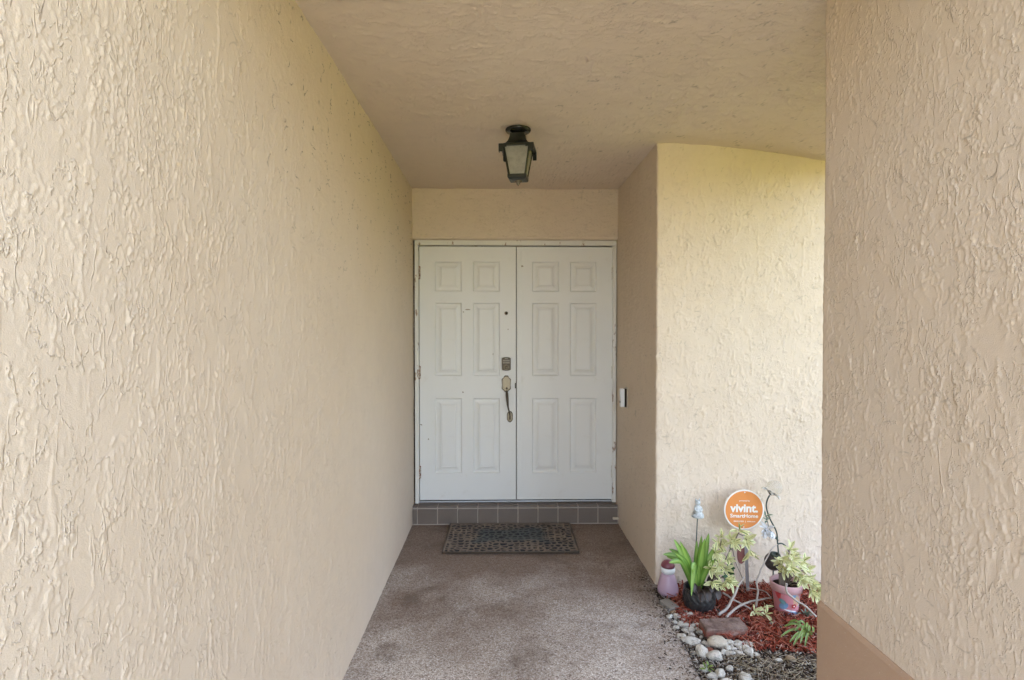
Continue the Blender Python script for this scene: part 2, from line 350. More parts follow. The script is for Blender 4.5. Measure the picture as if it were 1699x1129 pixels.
# porch floor and the walk in front of it: one sheet with a ragged right edge where it meets the bed
ys = np.arange(-2.4, 4.6, .02); xs = np.linspace(0, 1, 70)
edge = np.where(ys > 3.3, .96, .905+.012*pn(ys*3, ys*0, 11)+.006*pn(ys*14, ys*0, 12))-np.clip(2.9-ys, 0, .6)*.05
G = np.zeros((len(xs), len(ys), 3)); G[..., 0] = -.72+xs[:, None]*(edge[None]+.72); G[..., 1] = ys[None]
G[..., 2] = .0015*pn(G[..., 0]*3, G[..., 1]*3, 13); G[-1, :, 2] -= .004
G = np.concatenate([G, G[-1:]-np.array([0,0,.08])], 0)
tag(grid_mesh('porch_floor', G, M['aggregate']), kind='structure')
tag(MB().box((-1.6,-9,-.09),(1.9,-2.402,-.004)).build('front_path', M['concrete']), kind='structure')
bx = np.arange(.80, 3.6, .02); by = np.arange(-.4, 3.34, .02)
B = np.zeros((len(bx), len(by), 3)); B[..., 0] = bx[:, None]; B[..., 1] = by[None]
B[..., 2] = -.012+.010*pn(B[..., 0]*4, B[..., 1]*4, 3)+.004*pn(B[..., 0]*16, B[..., 1]*16, 4)
tag(grid_mesh('garden_bed_soil', B, M['soil']), kind='structure')

# ------------------------------------------------------------------ house
house = thing('house', 'beige stucco house entrance with recessed porch and white double door', 'house')
def stucco_h(u, v, seed, aspect=2.3, vert=True, amt=1.0, crack=0.0):
    """relief of a dragged stucco coat in metres and the grime caught in its crevices"""
    a, b = (u, v) if vert else (v, u)                  # strokes run along b
    wu = a+.018*pn(a*5, b*5, seed)+.006*pn(a*17, b*13, seed+1); wv = b+.03*pn(a*4, b*4, seed+2)
    big = pn(a*2.1, b*1.7, seed+3); mid = pn(a*6, b*4, seed+4)
    h = .0022*pn(a*1.7, b*1.7, seed+5)
    # smeared plateaus with torn, crumbling edges
    hf = pn(a*118, b*84, seed+7); br = pn(a*52, b*40, seed+9)
    p1 = pn(wu*9, wv*9/1.6, seed+6)+.22*br+.12*hf-.06; h = h+.0011*ss(-.02, .06, p1)
    h = h+.0024*ss(.13, .0, np.abs(p1))*ss(.02, .32, hf+.25*mid)*ss(-.25, .15, mid+big*.5)
    p2 = pn(wu*19, wv*19/2.4, seed+8)+.28*br; h = h+.0008*ss(.20, .30, p2)*ss(-.1, .25, mid)
    # dragged drips, short and long
    dm = ss(.10, .38, mid+.5*big+.3*pn(a*13, b*9, seed+11))
    n1 = pn(wu*70, wv*70/aspect/1.3, seed+10); h = h+.0017*ss(.27, .40, n1+.16*hf)*dm*ss(-.12, .12, pn(a*3.1, b*2.6, seed+35))
    n2 = pn(wu*44, wv*44/aspect/1.7, seed+12); h = h+.0016*ss(.36, .45, n2+.14*br+.12*hf)*ss(-.2, .1, pn(a*8, b*4.5, seed+13))
    n5 = pn(wu*17, wv*17/aspect/1.3, seed+21); h = h+.0018*ss(.05, .0, np.abs(n5))*ss(.1, .3, pn(a*7, b*5, seed+22))*ss(-.25, .1, br)
    # broad trowel edges running in every direction, ragged and broken
    t1 = np.abs(pn(wu*6.3, wv*5.2, seed+31)+.13*br+.07*hf); h = h+.0026*ss(.045, .0, t1)*ss(-.02, .16, pn(a*4.4, b*4.4, seed+32)+.2*br)
    t2 = np.abs(pn(wu*13+wv*3, wv*10, seed+33)+.10*br+.05*hf); h = h+.0018*ss(.04, .0, t2)*ss(.05, .22, pn(a*6.1, b*6.1, seed+34)+.15*br)
    # crumbs
    n3 = pn(wu*112, wv*88, seed+14); h = h+.0018*ss(.30, .50, n3)*ss(.05, .3, big*.5+pn(a*7, b*7, seed+15))
    n4 = np.abs(pn(wu*15, wv*15, seed+16)); cr = ss(.030, .0, n4)*ss(.12, .3, pn(a*11, b*11, seed+17))
    h = h-.0022*crack*cr
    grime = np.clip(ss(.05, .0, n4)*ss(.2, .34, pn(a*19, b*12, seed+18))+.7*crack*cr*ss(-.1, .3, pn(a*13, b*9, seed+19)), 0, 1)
    return h*amt*.70, grime
def steps(a, b, f):
    out = [a]
    while out[-1] < b: out.append(min(b, out[-1]+f(out[-1])))
    if len(out) > 2 and out[-1]-out[-2] < .3*f(b): out.pop(-2)
    return out
def stucco_wall(name, corners, spacing, z0, z1, dz, seed, radius=.010, dirt_f=None, mat='stucco', **kw):
    """a coat of stucco along a plan polyline, outer side to the right of travel, corners rounded"""
    pts = [Vector((*c, 0)) for c in corners]; pos = []; nrm = []; s = []
    acc = 0
    for i in range(len(pts)-1):
        a, b = pts[i], pts[i+1]; d = (b-a).normalized(); n = Vector((d.y, -d.x, 0)); L = (b-a).length
        t0 = radius if i > 0 else 0; t1 = L-radius if i < len(pts)-2 else L
        t = t0; tl = [t0]
        while t < t1-1e-6: t = min(t1, t+spacing(i, a+d*t)); tl.append(t)
        for t in tl: pos.append(a+d*t); nrm.append(n); s.append(acc+t)
        acc += L
        if i < len(pts)-2:
            d2 = (pts[i+2]-b).normalized(); n2 = Vector((d2.y, -d2.x, 0)); ctr = b-n*radius-n2*radius
            for k in (1, 2, 3):
                q = n.slerp(n2, k/4); pos.append(ctr+q*radius); nrm.append(q); s.append(acc-radius+radius*2*k/4)
    z = np.array(steps(z0, z1, lambda z: dz)); s = np.array(s)
    U, V = np.meshgrid(s, z, indexing='ij'); h, g = stucco_h(U, V, seed, **kw)
    Pn = np.array([[*p] for p in pos]); Nn = np.array([[*p] for p in nrm])
    P = Pn[:, None, :]+Nn[:, None, :]*h[..., None]; P[..., 2] = V
    if dirt_f is not None: g = np.clip(g*dirt_f(P[..., 0], P[..., 1], V), 0, 1)
    else: g = g*0
    return grid_mesh(name, P, M[mat], house, {'dirt': g})
# left wall, its outer corner towards the street
def sp_left(i, p):
    if i == 0: return .05
    return .012 if p.y < .7 else max(.0028, p.y*p.y/640)
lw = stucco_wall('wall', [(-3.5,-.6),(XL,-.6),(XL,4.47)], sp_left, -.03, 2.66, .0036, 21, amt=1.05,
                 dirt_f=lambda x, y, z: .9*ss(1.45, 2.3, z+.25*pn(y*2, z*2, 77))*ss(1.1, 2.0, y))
lw['label'] = 'long left stucco wall dragged in vertical streaks'
# right reveal beside the door and the wall behind the flower bed
def sp_right(i, p):
    if i == 0: return .014
    return .0055 if p.x < 2.1 else .03
gw = stucco_wall('wall', [(XR,4.47),(XR,YC),(4.2,YC)], sp_right, -.05, 2.66, .0055, 53, mat='stucco_garden', amt=1.7, crack=1.0, aspect=2.0,
                 dirt_f=lambda x, y, z: np.where(y < 3.33, .30, .30)*np.ones_like(z))
gw['label'] = 'stucco wall turning from the door reveal to behind the flower bed'
# header over the door
ux = np.arange(XL-.03, XR+.04, .008); vz = np.arange(2.238, 2.66, .007)
U, V = np.meshgrid(ux, vz, indexing='ij'); h, g = stucco_h(U, V, 87, aspect=1.6, vert=False, crack=.8, amt=1.8)
P = np.stack([U, 4.405-h, V+0*U], -1); lip = ss(2.252, 2.238, V); P[..., 1] += lip*.02
P[..., 2] += .003*pn(U*6, V*0, 5)*(V < 2.25)
hd = grid_mesh('header_wall', P, M['stucco_ceiling'], house, {'dirt': g*.25})
MB().box((XL-.03,4.412,2.243),(XR+.03,4.6,2.66)).build('header_core', M['stucco_core'], house)
# ceiling: flat over the walk, sagging towards the open side
cx = np.array(steps(XL-.03, 2.15, lambda x: .0055)); cy = np.array(steps(.62, 4.47, lambda y: max(.0065, y*y/620)))
U, V = np.meshgrid(cx, cy, indexing='ij'); h, g = stucco_h(U, V, 131, aspect=2.2, vert=False, crack=.45, amt=1.9)
sag = .10*np.clip((U-.93)/1.0, 0, 1.35)**1.6*ss(.6, 2.4, V)
P = np.stack([U, V, ZC-h-sag-.006*pn(U*1.3, V*1.3, 9)+.001], -1)
ce = grid_mesh('ceiling', P, M['stucco_ceiling'], house, {'dirt': g*.5*ss(.0, .5, U+.35*pn(U*2, V*2, 99))}, flip=True)
# right pier with its brown base
def sp_p(i, p):
    return .0030 if i == 1 and p.y > .95 else .012
PY0, PY1 = .15, 1.84
PX = site(1363, 500, Y=PY1).x; PZ = site(1357, 994, Y=PY1).z      # far corner of the pier and the top of its base
pr = stucco_wall('pier', [(PX+.5,PY1),(PX,PY1),(PX,PY0),(PX+.5,PY0)], sp_p, PZ-.003, 2.66, .0031, 171, radius=.018, aspect=1.7,
                 dirt_f=lambda x, y, z: .35*np.ones_like(z))
pr['label'] = 'stucco pier in the right foreground'
def ring(poly, z, off):
    return [(x, y, z) for x, y in poly]
pl = MB(); rr = .03; q = .011
arc = lambda cx_, cy_, a0: [(cx_+rr*math.cos(a0+k*math.pi/12), cy_+rr*math.sin(a0+k*math.pi/12)) for k in range(7)]
base = arc(PX-q+rr, PY1+q-rr, math.pi/2)+arc(PX-q+rr, PY0-q+rr, math.pi)+[(PX+.52, PY0-q), (PX+.52, PY1+q)]
n = len(base); top = [(x+(.008 if x < PX+.4 else 0), y+(-.008 if y > 1. else .008)) for x, y in base]
pl.add([(x, y, -.05) for x, y in base]+[(x, y, PZ-.012) for x, y in base]+[(x, y, PZ+.001) for x, y in top],
       [(i, i+1, n+i+1, n+i) for i in range(n-1)]+[(n-1, 0, n, 2*n-1)]+[(n+i, n+i+1, 2*n+i+1, 2*n+i) for i in range(n-1)]+[(2*n-1, n, 2*n, 3*n-1)]+[tuple(2*n+i for i in range(n))])
plo = pl.build('base_band', M['plinth'], pr); plo['label'] = 'smooth brown painted base of the pier'
# solid cores behind the coats, floor to roof
MB().box((-3.48,-.59,-.05),(XL-.008,4.6,2.66)).build('garage_core', M['stucco_core'], house)
MB().box((XR+.010,YC+.010,-.05),(4.2,4.6,2.66)).build('wall_core', M['stucco_core'], house)
MB().box((PX+.012,PY0+.012,PZ),(PX+.5,PY1-.012,2.66)).build('pier_core', M['stucco_core'], house)
MB().box((-6,4.602,-.05),(6,9.4,2.66)).build('rear_rooms', M['stucco_core'], house)
rf = MB()
rf.add([(-3.9,.6,2.67),(2.18,.6,2.67),(2.18,4.6,2.67),(-3.9,4.6,2.67),(-3.9,.6,2.86),(2.18,.6,2.86),(2.18,4.6,3.9),(-3.9,4.6,3.9)],
       [(0,3,2,1),(4,5,6,7),(0,1,5,4),(1,2,6,5),(2,3,7,6),(3,0,4,7)])  # porch roof; its unseen front and right edges are placed to steer the daylight
rf.add([(-6.4,2.95,2.675),(6.4,2.95,2.675),(6.4,9.9,2.675),(-6.4,9.9,2.675),(-6.4,2.95,2.87),(6.4,2.95,2.87),(6.4,6.4,4.1),(-6.4,6.4,4.1),(6.4,9.9,2.87),(-6.4,9.9,2.87)],
       [(0,3,2,1),(4,5,6,7),(7,6,8,9),(0,1,5,4),(1,2,8,6,5),(3,0,4,7,9),(2,3,9,8)])
rf.box((-3.9,-1.0,2.67),(-.25,.599,2.86))  # unseen eave box, added to darken the upper left wall
rf.build('roof_with_added_eave', M['roof_with_added_eave'], house)

# door frame
JW = .034
FX0, FX1 = -.676, .922
fr = MB().box((FX0,4.425,2.196),(FX1,4.52,2.236)).build('door_frame', M['frame'], house, .004)
fr['label'] = 'white wooden door frame with chipped paint'
MB().box((FX0,4.426,STEP_H),(FX0+JW-.004,4.52,2.196)).build('jamb', M['frame'], fr, .004)
MB().box((FX1-JW+.004,4.426,STEP_H),(FX1,4.52,2.196)).build('jamb', M['frame'], fr, .004)
MB().box((FX0+.002,4.445,STEP_H+.001),(FX1-.002,4.54,STEP_H+.014)).build('sill', M['steel'], fr, .003)
MB().box((FX0-.02,4.50,STEP_H),(FX1+.02,4.58,2.24)).build('door_stop', M['bronze'], fr)

# the two leaves, six moulded panels each
LW, LH, LZ = .764, 2.016, STEP_H+.022
cols = [(.122,.334), (.424,.636)]; rows = [(.215,.812), (.990,1.570), (1.660,1.898)]
def leaf_mesh():
    xs_ = sorted({0, LW, *[v for c in cols for v in c]}); zs_ = sorted({0, LH, *[v for c in rows for v in c]}); mb = MB()
    for i in range(len(xs_)-1):
        for j in range(len(zs_)-1):
            x0, x1, z0, z1 = xs_[i], xs_[i+1], zs_[j], zs_[j+1]
            if any(abs(x0-c[0]) < 1e-6 for c in cols) and any(abs(z0-r[0]) < 1e-6 for r in rows): continue
            mb.add([(x0,0,z0),(x1,0,z0),(x1,0,z1),(x0,0,z1)], [(0,1,2,3)])
    mb.add([(0,0,0),(LW,0,0),(LW,0,LH),(0,0,LH),(0,.042,0),(LW,.042,0),(LW,.042,LH),(0,.042,LH)], [(0,4,5,1),(1,5,6,2),(2,6,7,3),(3,7,4,0),(4,7,6,5)])
    me = mb.mesh('door_leaf', recalc=False); bm = bmesh.new(); bm.from_mesh(me); bmesh.ops.remove_doubles(bm, verts=bm.verts, dist=1e-5); bm.to_mesh(me); bm.free(); return me
def panel_mesh(w_, h_):
    lv = [(0,0), (.003,.008), (.010,.0135), (.018,.0125), (.030,.0105), (.050,.002), (.053,.0045), (.057,.0022)]
    V_ = []; F_ = []
    for d, y in lv: V_ += [(d,y,d), (w_-d,y,d), (w_-d,y,h_-d), (d,y,h_-d)]
    for k in range(len(lv)-1):
        for i in range(4): F_.append((4*k+i, 4*k+(i+1) % 4, 4*k+4+(i+1) % 4, 4*k+4+i))
    k = 4*(len(lv)-1); F_.append((k, k+1, k+2, k+3))
    return MB().add(V_, F_).mesh('panel', recalc=False)
lm = leaf_mesh(); pms = [panel_mesh(cols[0][1]-cols[0][0], r[1]-r[0]) for r in rows]
doors = []
for k, x0 in enumerate((-.641, .1295)):
    d = link('door', lm, M['door'], house, Matrix.Translation((x0, YD, LZ))); doors.append(d)
    for ci in range(2):
        for ri in range(3): link('panel', pms[ri], M['door'], d, Matrix.Translation((cols[ci][0], 0, rows[ri][0])))
doors[0]['label'] = 'left door leaf with keypad lock and handle'; doors[1]['label'] = 'right door leaf without handle'
dl, dr = doors
MB().box((.002,-.006,.002),(.036,.0,LH-.002)).build('astragal', M['door'], dr, .002)
hm = MB()
for q in range(5): hm.lathe([(.0065, q*.02), (.0065, q*.02+.0185)], 10, smooth=False)
hm.lathe([(.004,-.006),(.004,.104)], 8); hm.box((-.012,.004,0),(.012,.007,.098)); hme = hm.mesh('hinge')
for z in (.175, .97, 1.76):
    link('hinge', hme, M['hinge'], dl, Matrix.Translation((-.003,-.006,z)))
hme2 = hme.copy(); hme2.materials.clear(); hme2.materials.append(M['hinge_p'])
for z in (.175, .97, 1.76): link('hinge', hme2, None, dr, Matrix.Translation((LW+.004,-.006,z)))
RX = Matrix.Rotation(math.pi/2, 4, 'X')
def on_door(px, py):                     # place on the left leaf's face, local metres
    p = site(px, py, Y=YD); return p.x+.641, p.z-LZ
x, z = on_door(840, 520)
T = Matrix.Translation((x, 0, z)) @ RX
ph = MB().lathe([(.0145,0),(.0145,.003),(.009,.005),(.009,.004)], 20, T).build('peephole', M['brass'], dl)
MB().lathe([(.0073,.0045),(.003,.0062),(0,.0066)], 16, T).build('peephole_lens', M['gloss_black'], dl)
x, z = on_door(840, 604)
w2, h2 = .036, .050
pts = [(x+w2*math.cos(a)*1.0, z+h2*.95+.010*math.sin(a)-.004) for a in [k*math.pi/8 for k in range(9)]]+[(x+w2*math.cos(a), z-h2*.95+.010*math.sin(a)+.004) for a in [math.pi+k*math.pi/8 for k in range(9)]]
MB().prism(pts, -.022, 0).build('keypad_lock', M['bronze'], dl, .002)
kb = MB()
for r_ in range(2):
    for c_ in range(5): kb.box((x-.0265+c_*.0108,-.0245,z+.004+r_*.017),(x-.0265+c_*.0108+.0085,-.0215,z+.016+r_*.017))
kb.box((x-.012,-.0240,z+.040),(x+.012,-.0215,z+.047)); kb.build('keypad_keys', M['key'], dl)
T = Matrix.Translation((x, 0, z-.027)) @ RX
MB().lathe([(.021,.021),(.021,.026),(.017,.029),(.011,.029),(.011,.027),(0,.027)], 24, T).build('lock_cylinder', M['brass'], dl)
x, z = on_door(840, 637)
half = [(.012,.0665),(.019,.057),(.022,.049),(.033,.041),(.037,.036),(.034,-.010),(.037,-.040),(.030,-.048),(.020,-.055),(.013,-.066)]
oct_ = lambda s_: [(x+a*s_, z+b*s_) for a, b in reversed(half)]+[(x-a*s_, z+b*s_) for a, b in half]
MB().prism(oct_(1.0)[::-1] if False else oct_(1.0), -.006, 0).build('handle_plate_rim', M['bronze'], dl, .0015)
MB().prism(oct_(.86), -.010, -.005).build('handle_plate', M['brass'], dl, .0015)
MB().lathe([(.009,.010),(.007,.016),(0,.017)], 14, Matrix.Translation((x+.003, 0, z-.036)) @ RX).build('keyhole', M['bronze'], dl)
x2, z2 = on_door(846, 692)
grip = catmull([(x+.003,-.008,z-.058),(x+.005,-.040,z-.075),(x+.008,-.052,z-.12),(x+.014,-.050,z-.18),(x2-.003,-.040,z2+.035),(x2,-.012,z2+.012)], 6)
MB().tube(grip, [.008+.004*math.sin(math.pi*min(1, i/(len(grip)*.6)))-.003*(i/len(grip)) for i in range(len(grip))], 12).build('handle_grip', M['bronze'], dl)
hp = [(.010,.046),(.021,.032),(.024,.018),(.024,-.020),(.017,-.034),(.006,-.043)]
pp = lambda s_: [(x2+a*s_, z2+b*s_) for a, b in reversed(hp)]+[(x2-a*s_, z2+b*s_) for a, b in hp]
MB().prism(pp(1), -.005, 0).build('handle_foot_rim', M['bronze'], dl, .001)
MB().prism(pp(.8), -.008, -.004).build('handle_foot', M['brass'], dl, .001)
MB().tube([(x2,-.012,z2+.02),(x2+.001,-.012,z2-.02)], [.005,.007], 10).build('handle_foot_boss', M['bronze'], dl)
xk, zk = on_door(855, 640); MB().box((xk-.003,-.014,zk-.022),(xk+.006,-.001,zk+.022)).build('latch_guard', M['gloss_black'], dl, .002)

chip = Mat('bare_wood_scuff', .8); chip.color(chip.mix(chip.noise(120, 3), (.30,.24,.18), (.45,.39,.31)))
for q_, (px, py, w_, h_) in enumerate(((776,514,.020,.006),(769,518,.007,.005),(768,651,.007,.007),(711,729,.006,.009),(699,705,.010,.006),(843,547,.004,.006),(818,588,.003,.010),(866,442,.014,.008))):
    x_, z_ = on_door(px, py); r_ = random.Random(q_); n_ = 9
    V_ = [(x_+w_*math.cos(6.283*k/n_)*r_.uniform(.6,1.2), -.0006, z_+h_*math.sin(6.283*k/n_)*r_.uniform(.6,1.2)) for k in range(n_)]
    MB().add(V_+[(x_, -.0006, z_)], [(k, (k+1) % n_, n_) for k in range(n_)]).build('scuff', chip.m, dl)

# tiled step
st = MB().box((XL-.01,STEP_Y+.004,-.02),(XR+.012,4.60,STEP_H-.008)).build('step', M['grout'], house)
st['label'] = 'low brown tiled step under the doors'
P_ = .1575; g_ = .0075; xj = site(692.5, 855, Y=STEP_Y).x-P_
tm = MB().box((0,0,0),(P_-g_,.010,.116)).mesh('riser_tile', .0025); tt = MB().box((0,0,0),(P_-g_,.078,.012)).mesh('tread_tile', .004)
k = 0
while xj+k*P_ < XR:
    a, b = xj+k*P_+g_/2, xj+(k+1)*P_-g_/2; a2, b2 = max(a, XL+.004), min(b, XR-.003)
    if b2-a2 > .012:
        if a2 == a and b2 == b: m1, m2 = tm, tt
        else: m1 = MB().box((0,0,0),(b2-a2,.010,.116)).mesh('riser_tile', .0025); m2 = MB().box((0,0,0),(b2-a2,.078,.012)).mesh('tread_tile', .004)
        j = random.uniform(-.0008, .0008)
        link('tile', m1, M['tile'], st, Matrix.Translation((a2, STEP_Y-.004+j, .010+j)))
        link('tile', m2, M['tile'], st, Matrix.Translation((a2, STEP_Y-.006-j, STEP_H-.0145+j)))
    k += 1
MB().box((.880,STEP_Y-.028,.040),(.935,STEP_Y-.0062,.058)).build('mortar_lump', M['stucco_core'], st, .006)

# ------------------------------------------------------------------ doorbell, lantern, doormat
p = site(1037, 657, Y=4.18)
db = thing('doorbell', 'small white and black video doorbell on the reveal wall right of door', 'doorbell', (XR, 4.06, p.z))
MB().box((-.012,-.030,-.076),(-.001,.030,.076)).build('mounting_plate', M['beige_plastic'], db, .004)
MB().box((-.027,-.025,-.066),(-.012,.025,.068)).build('body', M['gloss_black'], db, .002)
MB().box((-.055,-.023,-.066),(-.0272,.023,.066)).build('cover', M['white_plastic'], db, .003)
MB().lathe([(.009,0),(.009,.002),(0,.002)], 16, Matrix.Translation((-.055,0,-.03)) @ Matrix.Rotation(-math.pi/2, 4, 'Y')).build('button', M['gloss_black'], db)

ln = thing('ceiling_lantern', 'dark metal ceiling lantern with frosted tapered panes above the porch', 'lantern', (.098, 3.10, ZC-.004), R(-9))
MB().lathe([(.070,0),(.071,-.006),(.066,-.014),(.050,-.020),(.030,-.024),(.022,-.034)], 36).build('canopy', M['gloss_black'], ln)
def sq(mb, prof, smooth=False):
    V_ = []; F_ = []
    for r_, z_ in prof: V_ += [(-r_,-r_,z_),(r_,-r_,z_),(r_,r_,z_),(-r_,r_,z_)]
    for k in range(len(prof)-1):
        for i in range(4): F_.append((4*k+i, 4*k+(i+1) % 4, 4*k+4+(i+1) % 4, 4*k+4+i))
    F_.append((3,2,1,0)); k = 4*(len(prof)-1); F_.append((k,k+1,k+2,k+3)); mb.add(V_, F_)
b = MB(); sq(b, [(.040,-.030),(.043,-.052),(.050,-.074),(.062,-.090),(.080,-.100),(.094,-.104),(.094,-.108),(.070,-.109)]); b.build('hood', M['iron'], ln)
tH, tB, rT, rB = -.110, -.262, .070, .044
for k in range(4):                       # fringe plates under the hood's rim, scalloped
    f = MB(); n = 9
    for i in range(n):
        a0, a1 = -.092+.184*i/n, -.092+.184*(i+1)/n; dz = .040 if i in (0, n-1) else (.016 if i in (1, n-2) else .007)
        f.box((a0,-.0945,-.106-dz),(a1,-.0915,-.1035))
    o = f.build('fringe', M['iron'], ln); o.rotation_euler = (0, 0, k*math.pi/2)
for sx, sy in ((-1,-1),(1,-1),(1,1),(-1,1)):
    MB().tube([(sx*rT, sy*rT, tH), (sx*rB, sy*rB, tB)], .006, 4, False).build('corner_bar', M['iron'], ln)
for k in range(4):
    g = MB().add([(-rT+.004,-rT,tH),(rT-.004,-rT,tH),(rB-.003,-rB,tB),(-rB+.003,-rB,tB),(-rT+.004,-rT+.003,tH),(rT-.004,-rT+.003,tH),(rB-.003,-rB+.003,tB),(-rB+.003,-rB+.003,tB)],
                 [(0,3,2,1),(4,5,6,7),(0,1,5,4),(1,2,6,5),(2,3,7,6),(3,0,4,7)]).build('glass_pane', M['frosted'], ln); g.rotation_euler = (0, 0, k*math.pi/2)
b = MB(); sq(b, [(.052,-.256),(.052,-.272),(.046,-.280),(.030,-.284)]); b.build('bottom_rim', M['iron'], ln)
MB().lathe([(.024,-.283),(.018,-.290),(.008,-.293),(.010,-.298),(.005,-.305),(0,-.312)], 16).build('finial', M['brass'], ln)

mx0, mx1, my0, my1 = -.398, .536, 3.785, 4.352
nx, ny = 250, 156; ux = np.linspace(0, mx1-mx0, nx); uy = np.linspace(0, my1-my0, ny); U, V = np.meshgrid(ux, uy, indexing='ij')
def voro(u, v, cell, seed):
    gx = np.floor(u/cell).astype(int); gy = np.floor(v/cell).astype(int); d1 = np.full(u.shape, 9.); d2 = d1.copy()
    for i in (-1,0,1):
        for j in (-1,0,1):
            jx = _hash(gx+i, gy+j, seed); jy = _hash(gx+i, gy+j, seed+1)
            d = np.hypot((gx+i+.15+.7*jx)*cell-u, (gy+j+.15+.7*jy)*cell-v); d2 = np.where(d < d1, d1, np.minimum(d2, d)); d1 = np.minimum(d1, d)
    return d1, d2
d1, d2 = voro(U+.008*pn(U*30, V*30, 2), V+.008*pn(U*30, V*30, 3), .044, 5)
ridge = ss(.0155, .010, d2-d1); ring_ = ss(.004, .0015, np.abs(d1-.0085))*.0
e = np.minimum(np.minimum(U, mx1-mx0-U), np.minimum(V, my1-my0-V)); border = ss(.019, .013, e)
cxm, cym = np.abs(U-.47), np.abs(V-.32); frame_ = ss(.006, .003, np.abs(np.maximum(cxm-.255, cym-.085)))
rel = np.clip(np.maximum(np.maximum(ridge, border), np.maximum(ring_, frame_)), 0, 1); rel *= (.75+.25*pn(U*9, V*9, 8))
tint = ss(.03, -.06, np.maximum(cxm-.27, cym-.15)+.05*pn(U*8, V*8, 6))*.95
Pm = np.stack([U-.467, V, .006+.0085*rel*ss(0, .004, e)], -1); Pm[0,:,2] = Pm[-1,:,2] = Pm[:,0,2] = Pm[:,-1,2] = 0
mt = thing('doormat', 'worn brown rubber doormat with pebbled relief lying before the step', 'doormat', (mx0+.467, my0, .0035), R(-.6))
grid_mesh('relief', Pm, M['mat'], mt, {'relief': rel, 'tint': tint})
hb = .015
bo = MB()
for a, b in (((-.469,-.002,0),(.469,.004,hb)), ((-.469,my1-my0-.004,0),(.469,my1-my0+.002,hb)), ((-.469,.0045,0),(-.463,my1-my0-.0045,hb)), ((.463,.0045,0),(.469,my1-my0-.0045,hb))): bo.box(a, b)
bo.build('border', M['bronze'], mt, .0015)

# ------------------------------------------------------------------ flower bed: mulch, litter
def scatter(n, x0, x1, y0, y1, keep):
    P = np.stack([rng.uniform(x0, x1, n*4), rng.uniform(y0, y1, n*4)], -1); k = keep(P[:,0], P[:,1]); return P[k][:n]
def bz(x, y): return -.012+.010*pn(x*4, y*4, 3)+.004*pn(x*16, y*16, 4)
in_mulch = lambda x, y: (y > 2.60+.05*pn(x*5, y*0, 41)+np.clip(1.24-x, 0, 1)*.9) & (x > .955+.05*pn(y*6, x*0, 42)) & (y < 3.30)
def layer(name, Pxy, lmin, lmax, wmin, wmax, mat, zup, tilt, **kw):
    n = len(Pxy); r = rng.random(n)
    size = np.stack([rng.uniform(lmin, lmax, n), rng.uniform(wmin, wmax, n), rng.uniform(.0012, .003, n)], -1)
    z = bz(Pxy[:,0], Pxy[:,1])+rng.uniform(.001, zup, n)
    return shreds(name, np.stack([Pxy[:,0], Pxy[:,1], z], -1), rng.uniform(0, 6.28, n), rng.normal(0, tilt, n), size, M[mat], r, **kw)
layer('red_mulch', scatter(9000, .95, 2.4, 2.45, 3.3, in_mulch), .016, .065, .003, .009, 'mulch', .026, .34,
      label='shredded red bark mulch covering the back of the flower bed', cat='mulch', kind='stuff')
in_lit = lambda x, y: ~in_mulch(x, y) & (x > .915-np.clip(2.9-y, 0, .6)*.05+.012*pn(y*9, x*0, 12)) & ~((x > PX-.03) & (y < PY1+.02))
layer('leaf_litter', scatter(9500, .86, 2.2, 1.6, 3.3, in_lit), .006, .034, .002, .010, 'litter', .014, .35,
      label='dark leaf litter and twig debris at the front of the flower bed', cat='leaf litter', kind='stuff')
# crumbs of bark and soil that spill onto the walk's edge
spill = lambda x, y: rng.random(len(x)) < np.exp(-(.90-np.clip(2.9-y, 0, .6)*.05-x)/.05)
P2 = scatter(700, .68, .905, 2.2, 3.5, spill); P2 = P2[(P2[:,0] < .92)]; n = len(P2)
shreds('walk_debris', np.stack([P2[:,0], P2[:,1], np.full(n, .003)], -1), rng.uniform(0, 6.28, n), rng.normal(0, .1, n),
       np.stack([rng.uniform(.004, .016, n), rng.uniform(.002, .005, n), rng.uniform(.001, .003, n)], -1), M['litter'], rng.random(n),
       label='scattered bark crumbs along the right edge of the walk', cat='debris', kind='stuff')
P3 = scatter(320, 1.05, 1.75, 2.28, 2.56, lambda x, y: np.ones(len(x), bool)); n = len(P3)
m_ = rnd_mat('dry_grass', [(0, (.30,.23,.14)), (1, (.62,.52,.36))])
shreds('dry_grass_clippings', np.stack([P3[:,0], P3[:,1], bz(P3[:,0], P3[:,1])+.020], -1), rng.normal(.3, .8, n), rng.normal(0, .15, n),
       np.stack([rng.uniform(.04, .10, n), rng.uniform(.0015, .003, n), np.full(n, .001)], -1), m_, rng.random(n),
       label='straw coloured dry grass clippings on dark soil at front of bed', cat='clippings', kind='stuff')

# stones
def stone_mesh(seed, flat=.7, rough=.22):
    bm = bmesh.new(); bmesh.ops.create_icosphere(bm, subdivisions=3, radius=.5); r0 = random.Random(seed)
    planes = [(Vector((r0.gauss(0,1), r0.gauss(0,1), r0.gauss(0,1))).normalized(), r0.uniform(.30, .44)) for _ in range(9)] if rough > .1 else []
    from mathutils import noise
    for v in bm.verts:
        o = Vector(v.co)
        for nn, dd in planes:
            t = v.co.dot(nn)
            if t > dd: v.co -= nn*(t-dd)*.85
        v.co *= 1+rough*noise.noise(o*3+Vector((seed*7.1, 0, 0)))+rough*.5*noise.noise(o*8+Vector((0, seed*3.3, 0))); v.co.z *= flat
    me = bpy.data.meshes.new('stone'); bm.to_mesh(me); bm.free(); me.polygons.foreach_set('use_smooth', [True]*len(me.polygons)); return me
rough_st = [stone_mesh(i, .62+.05*(i % 3)) for i in range(7)]; smooth_st = [stone_mesh(20+i, .55, .05) for i in range(2)]
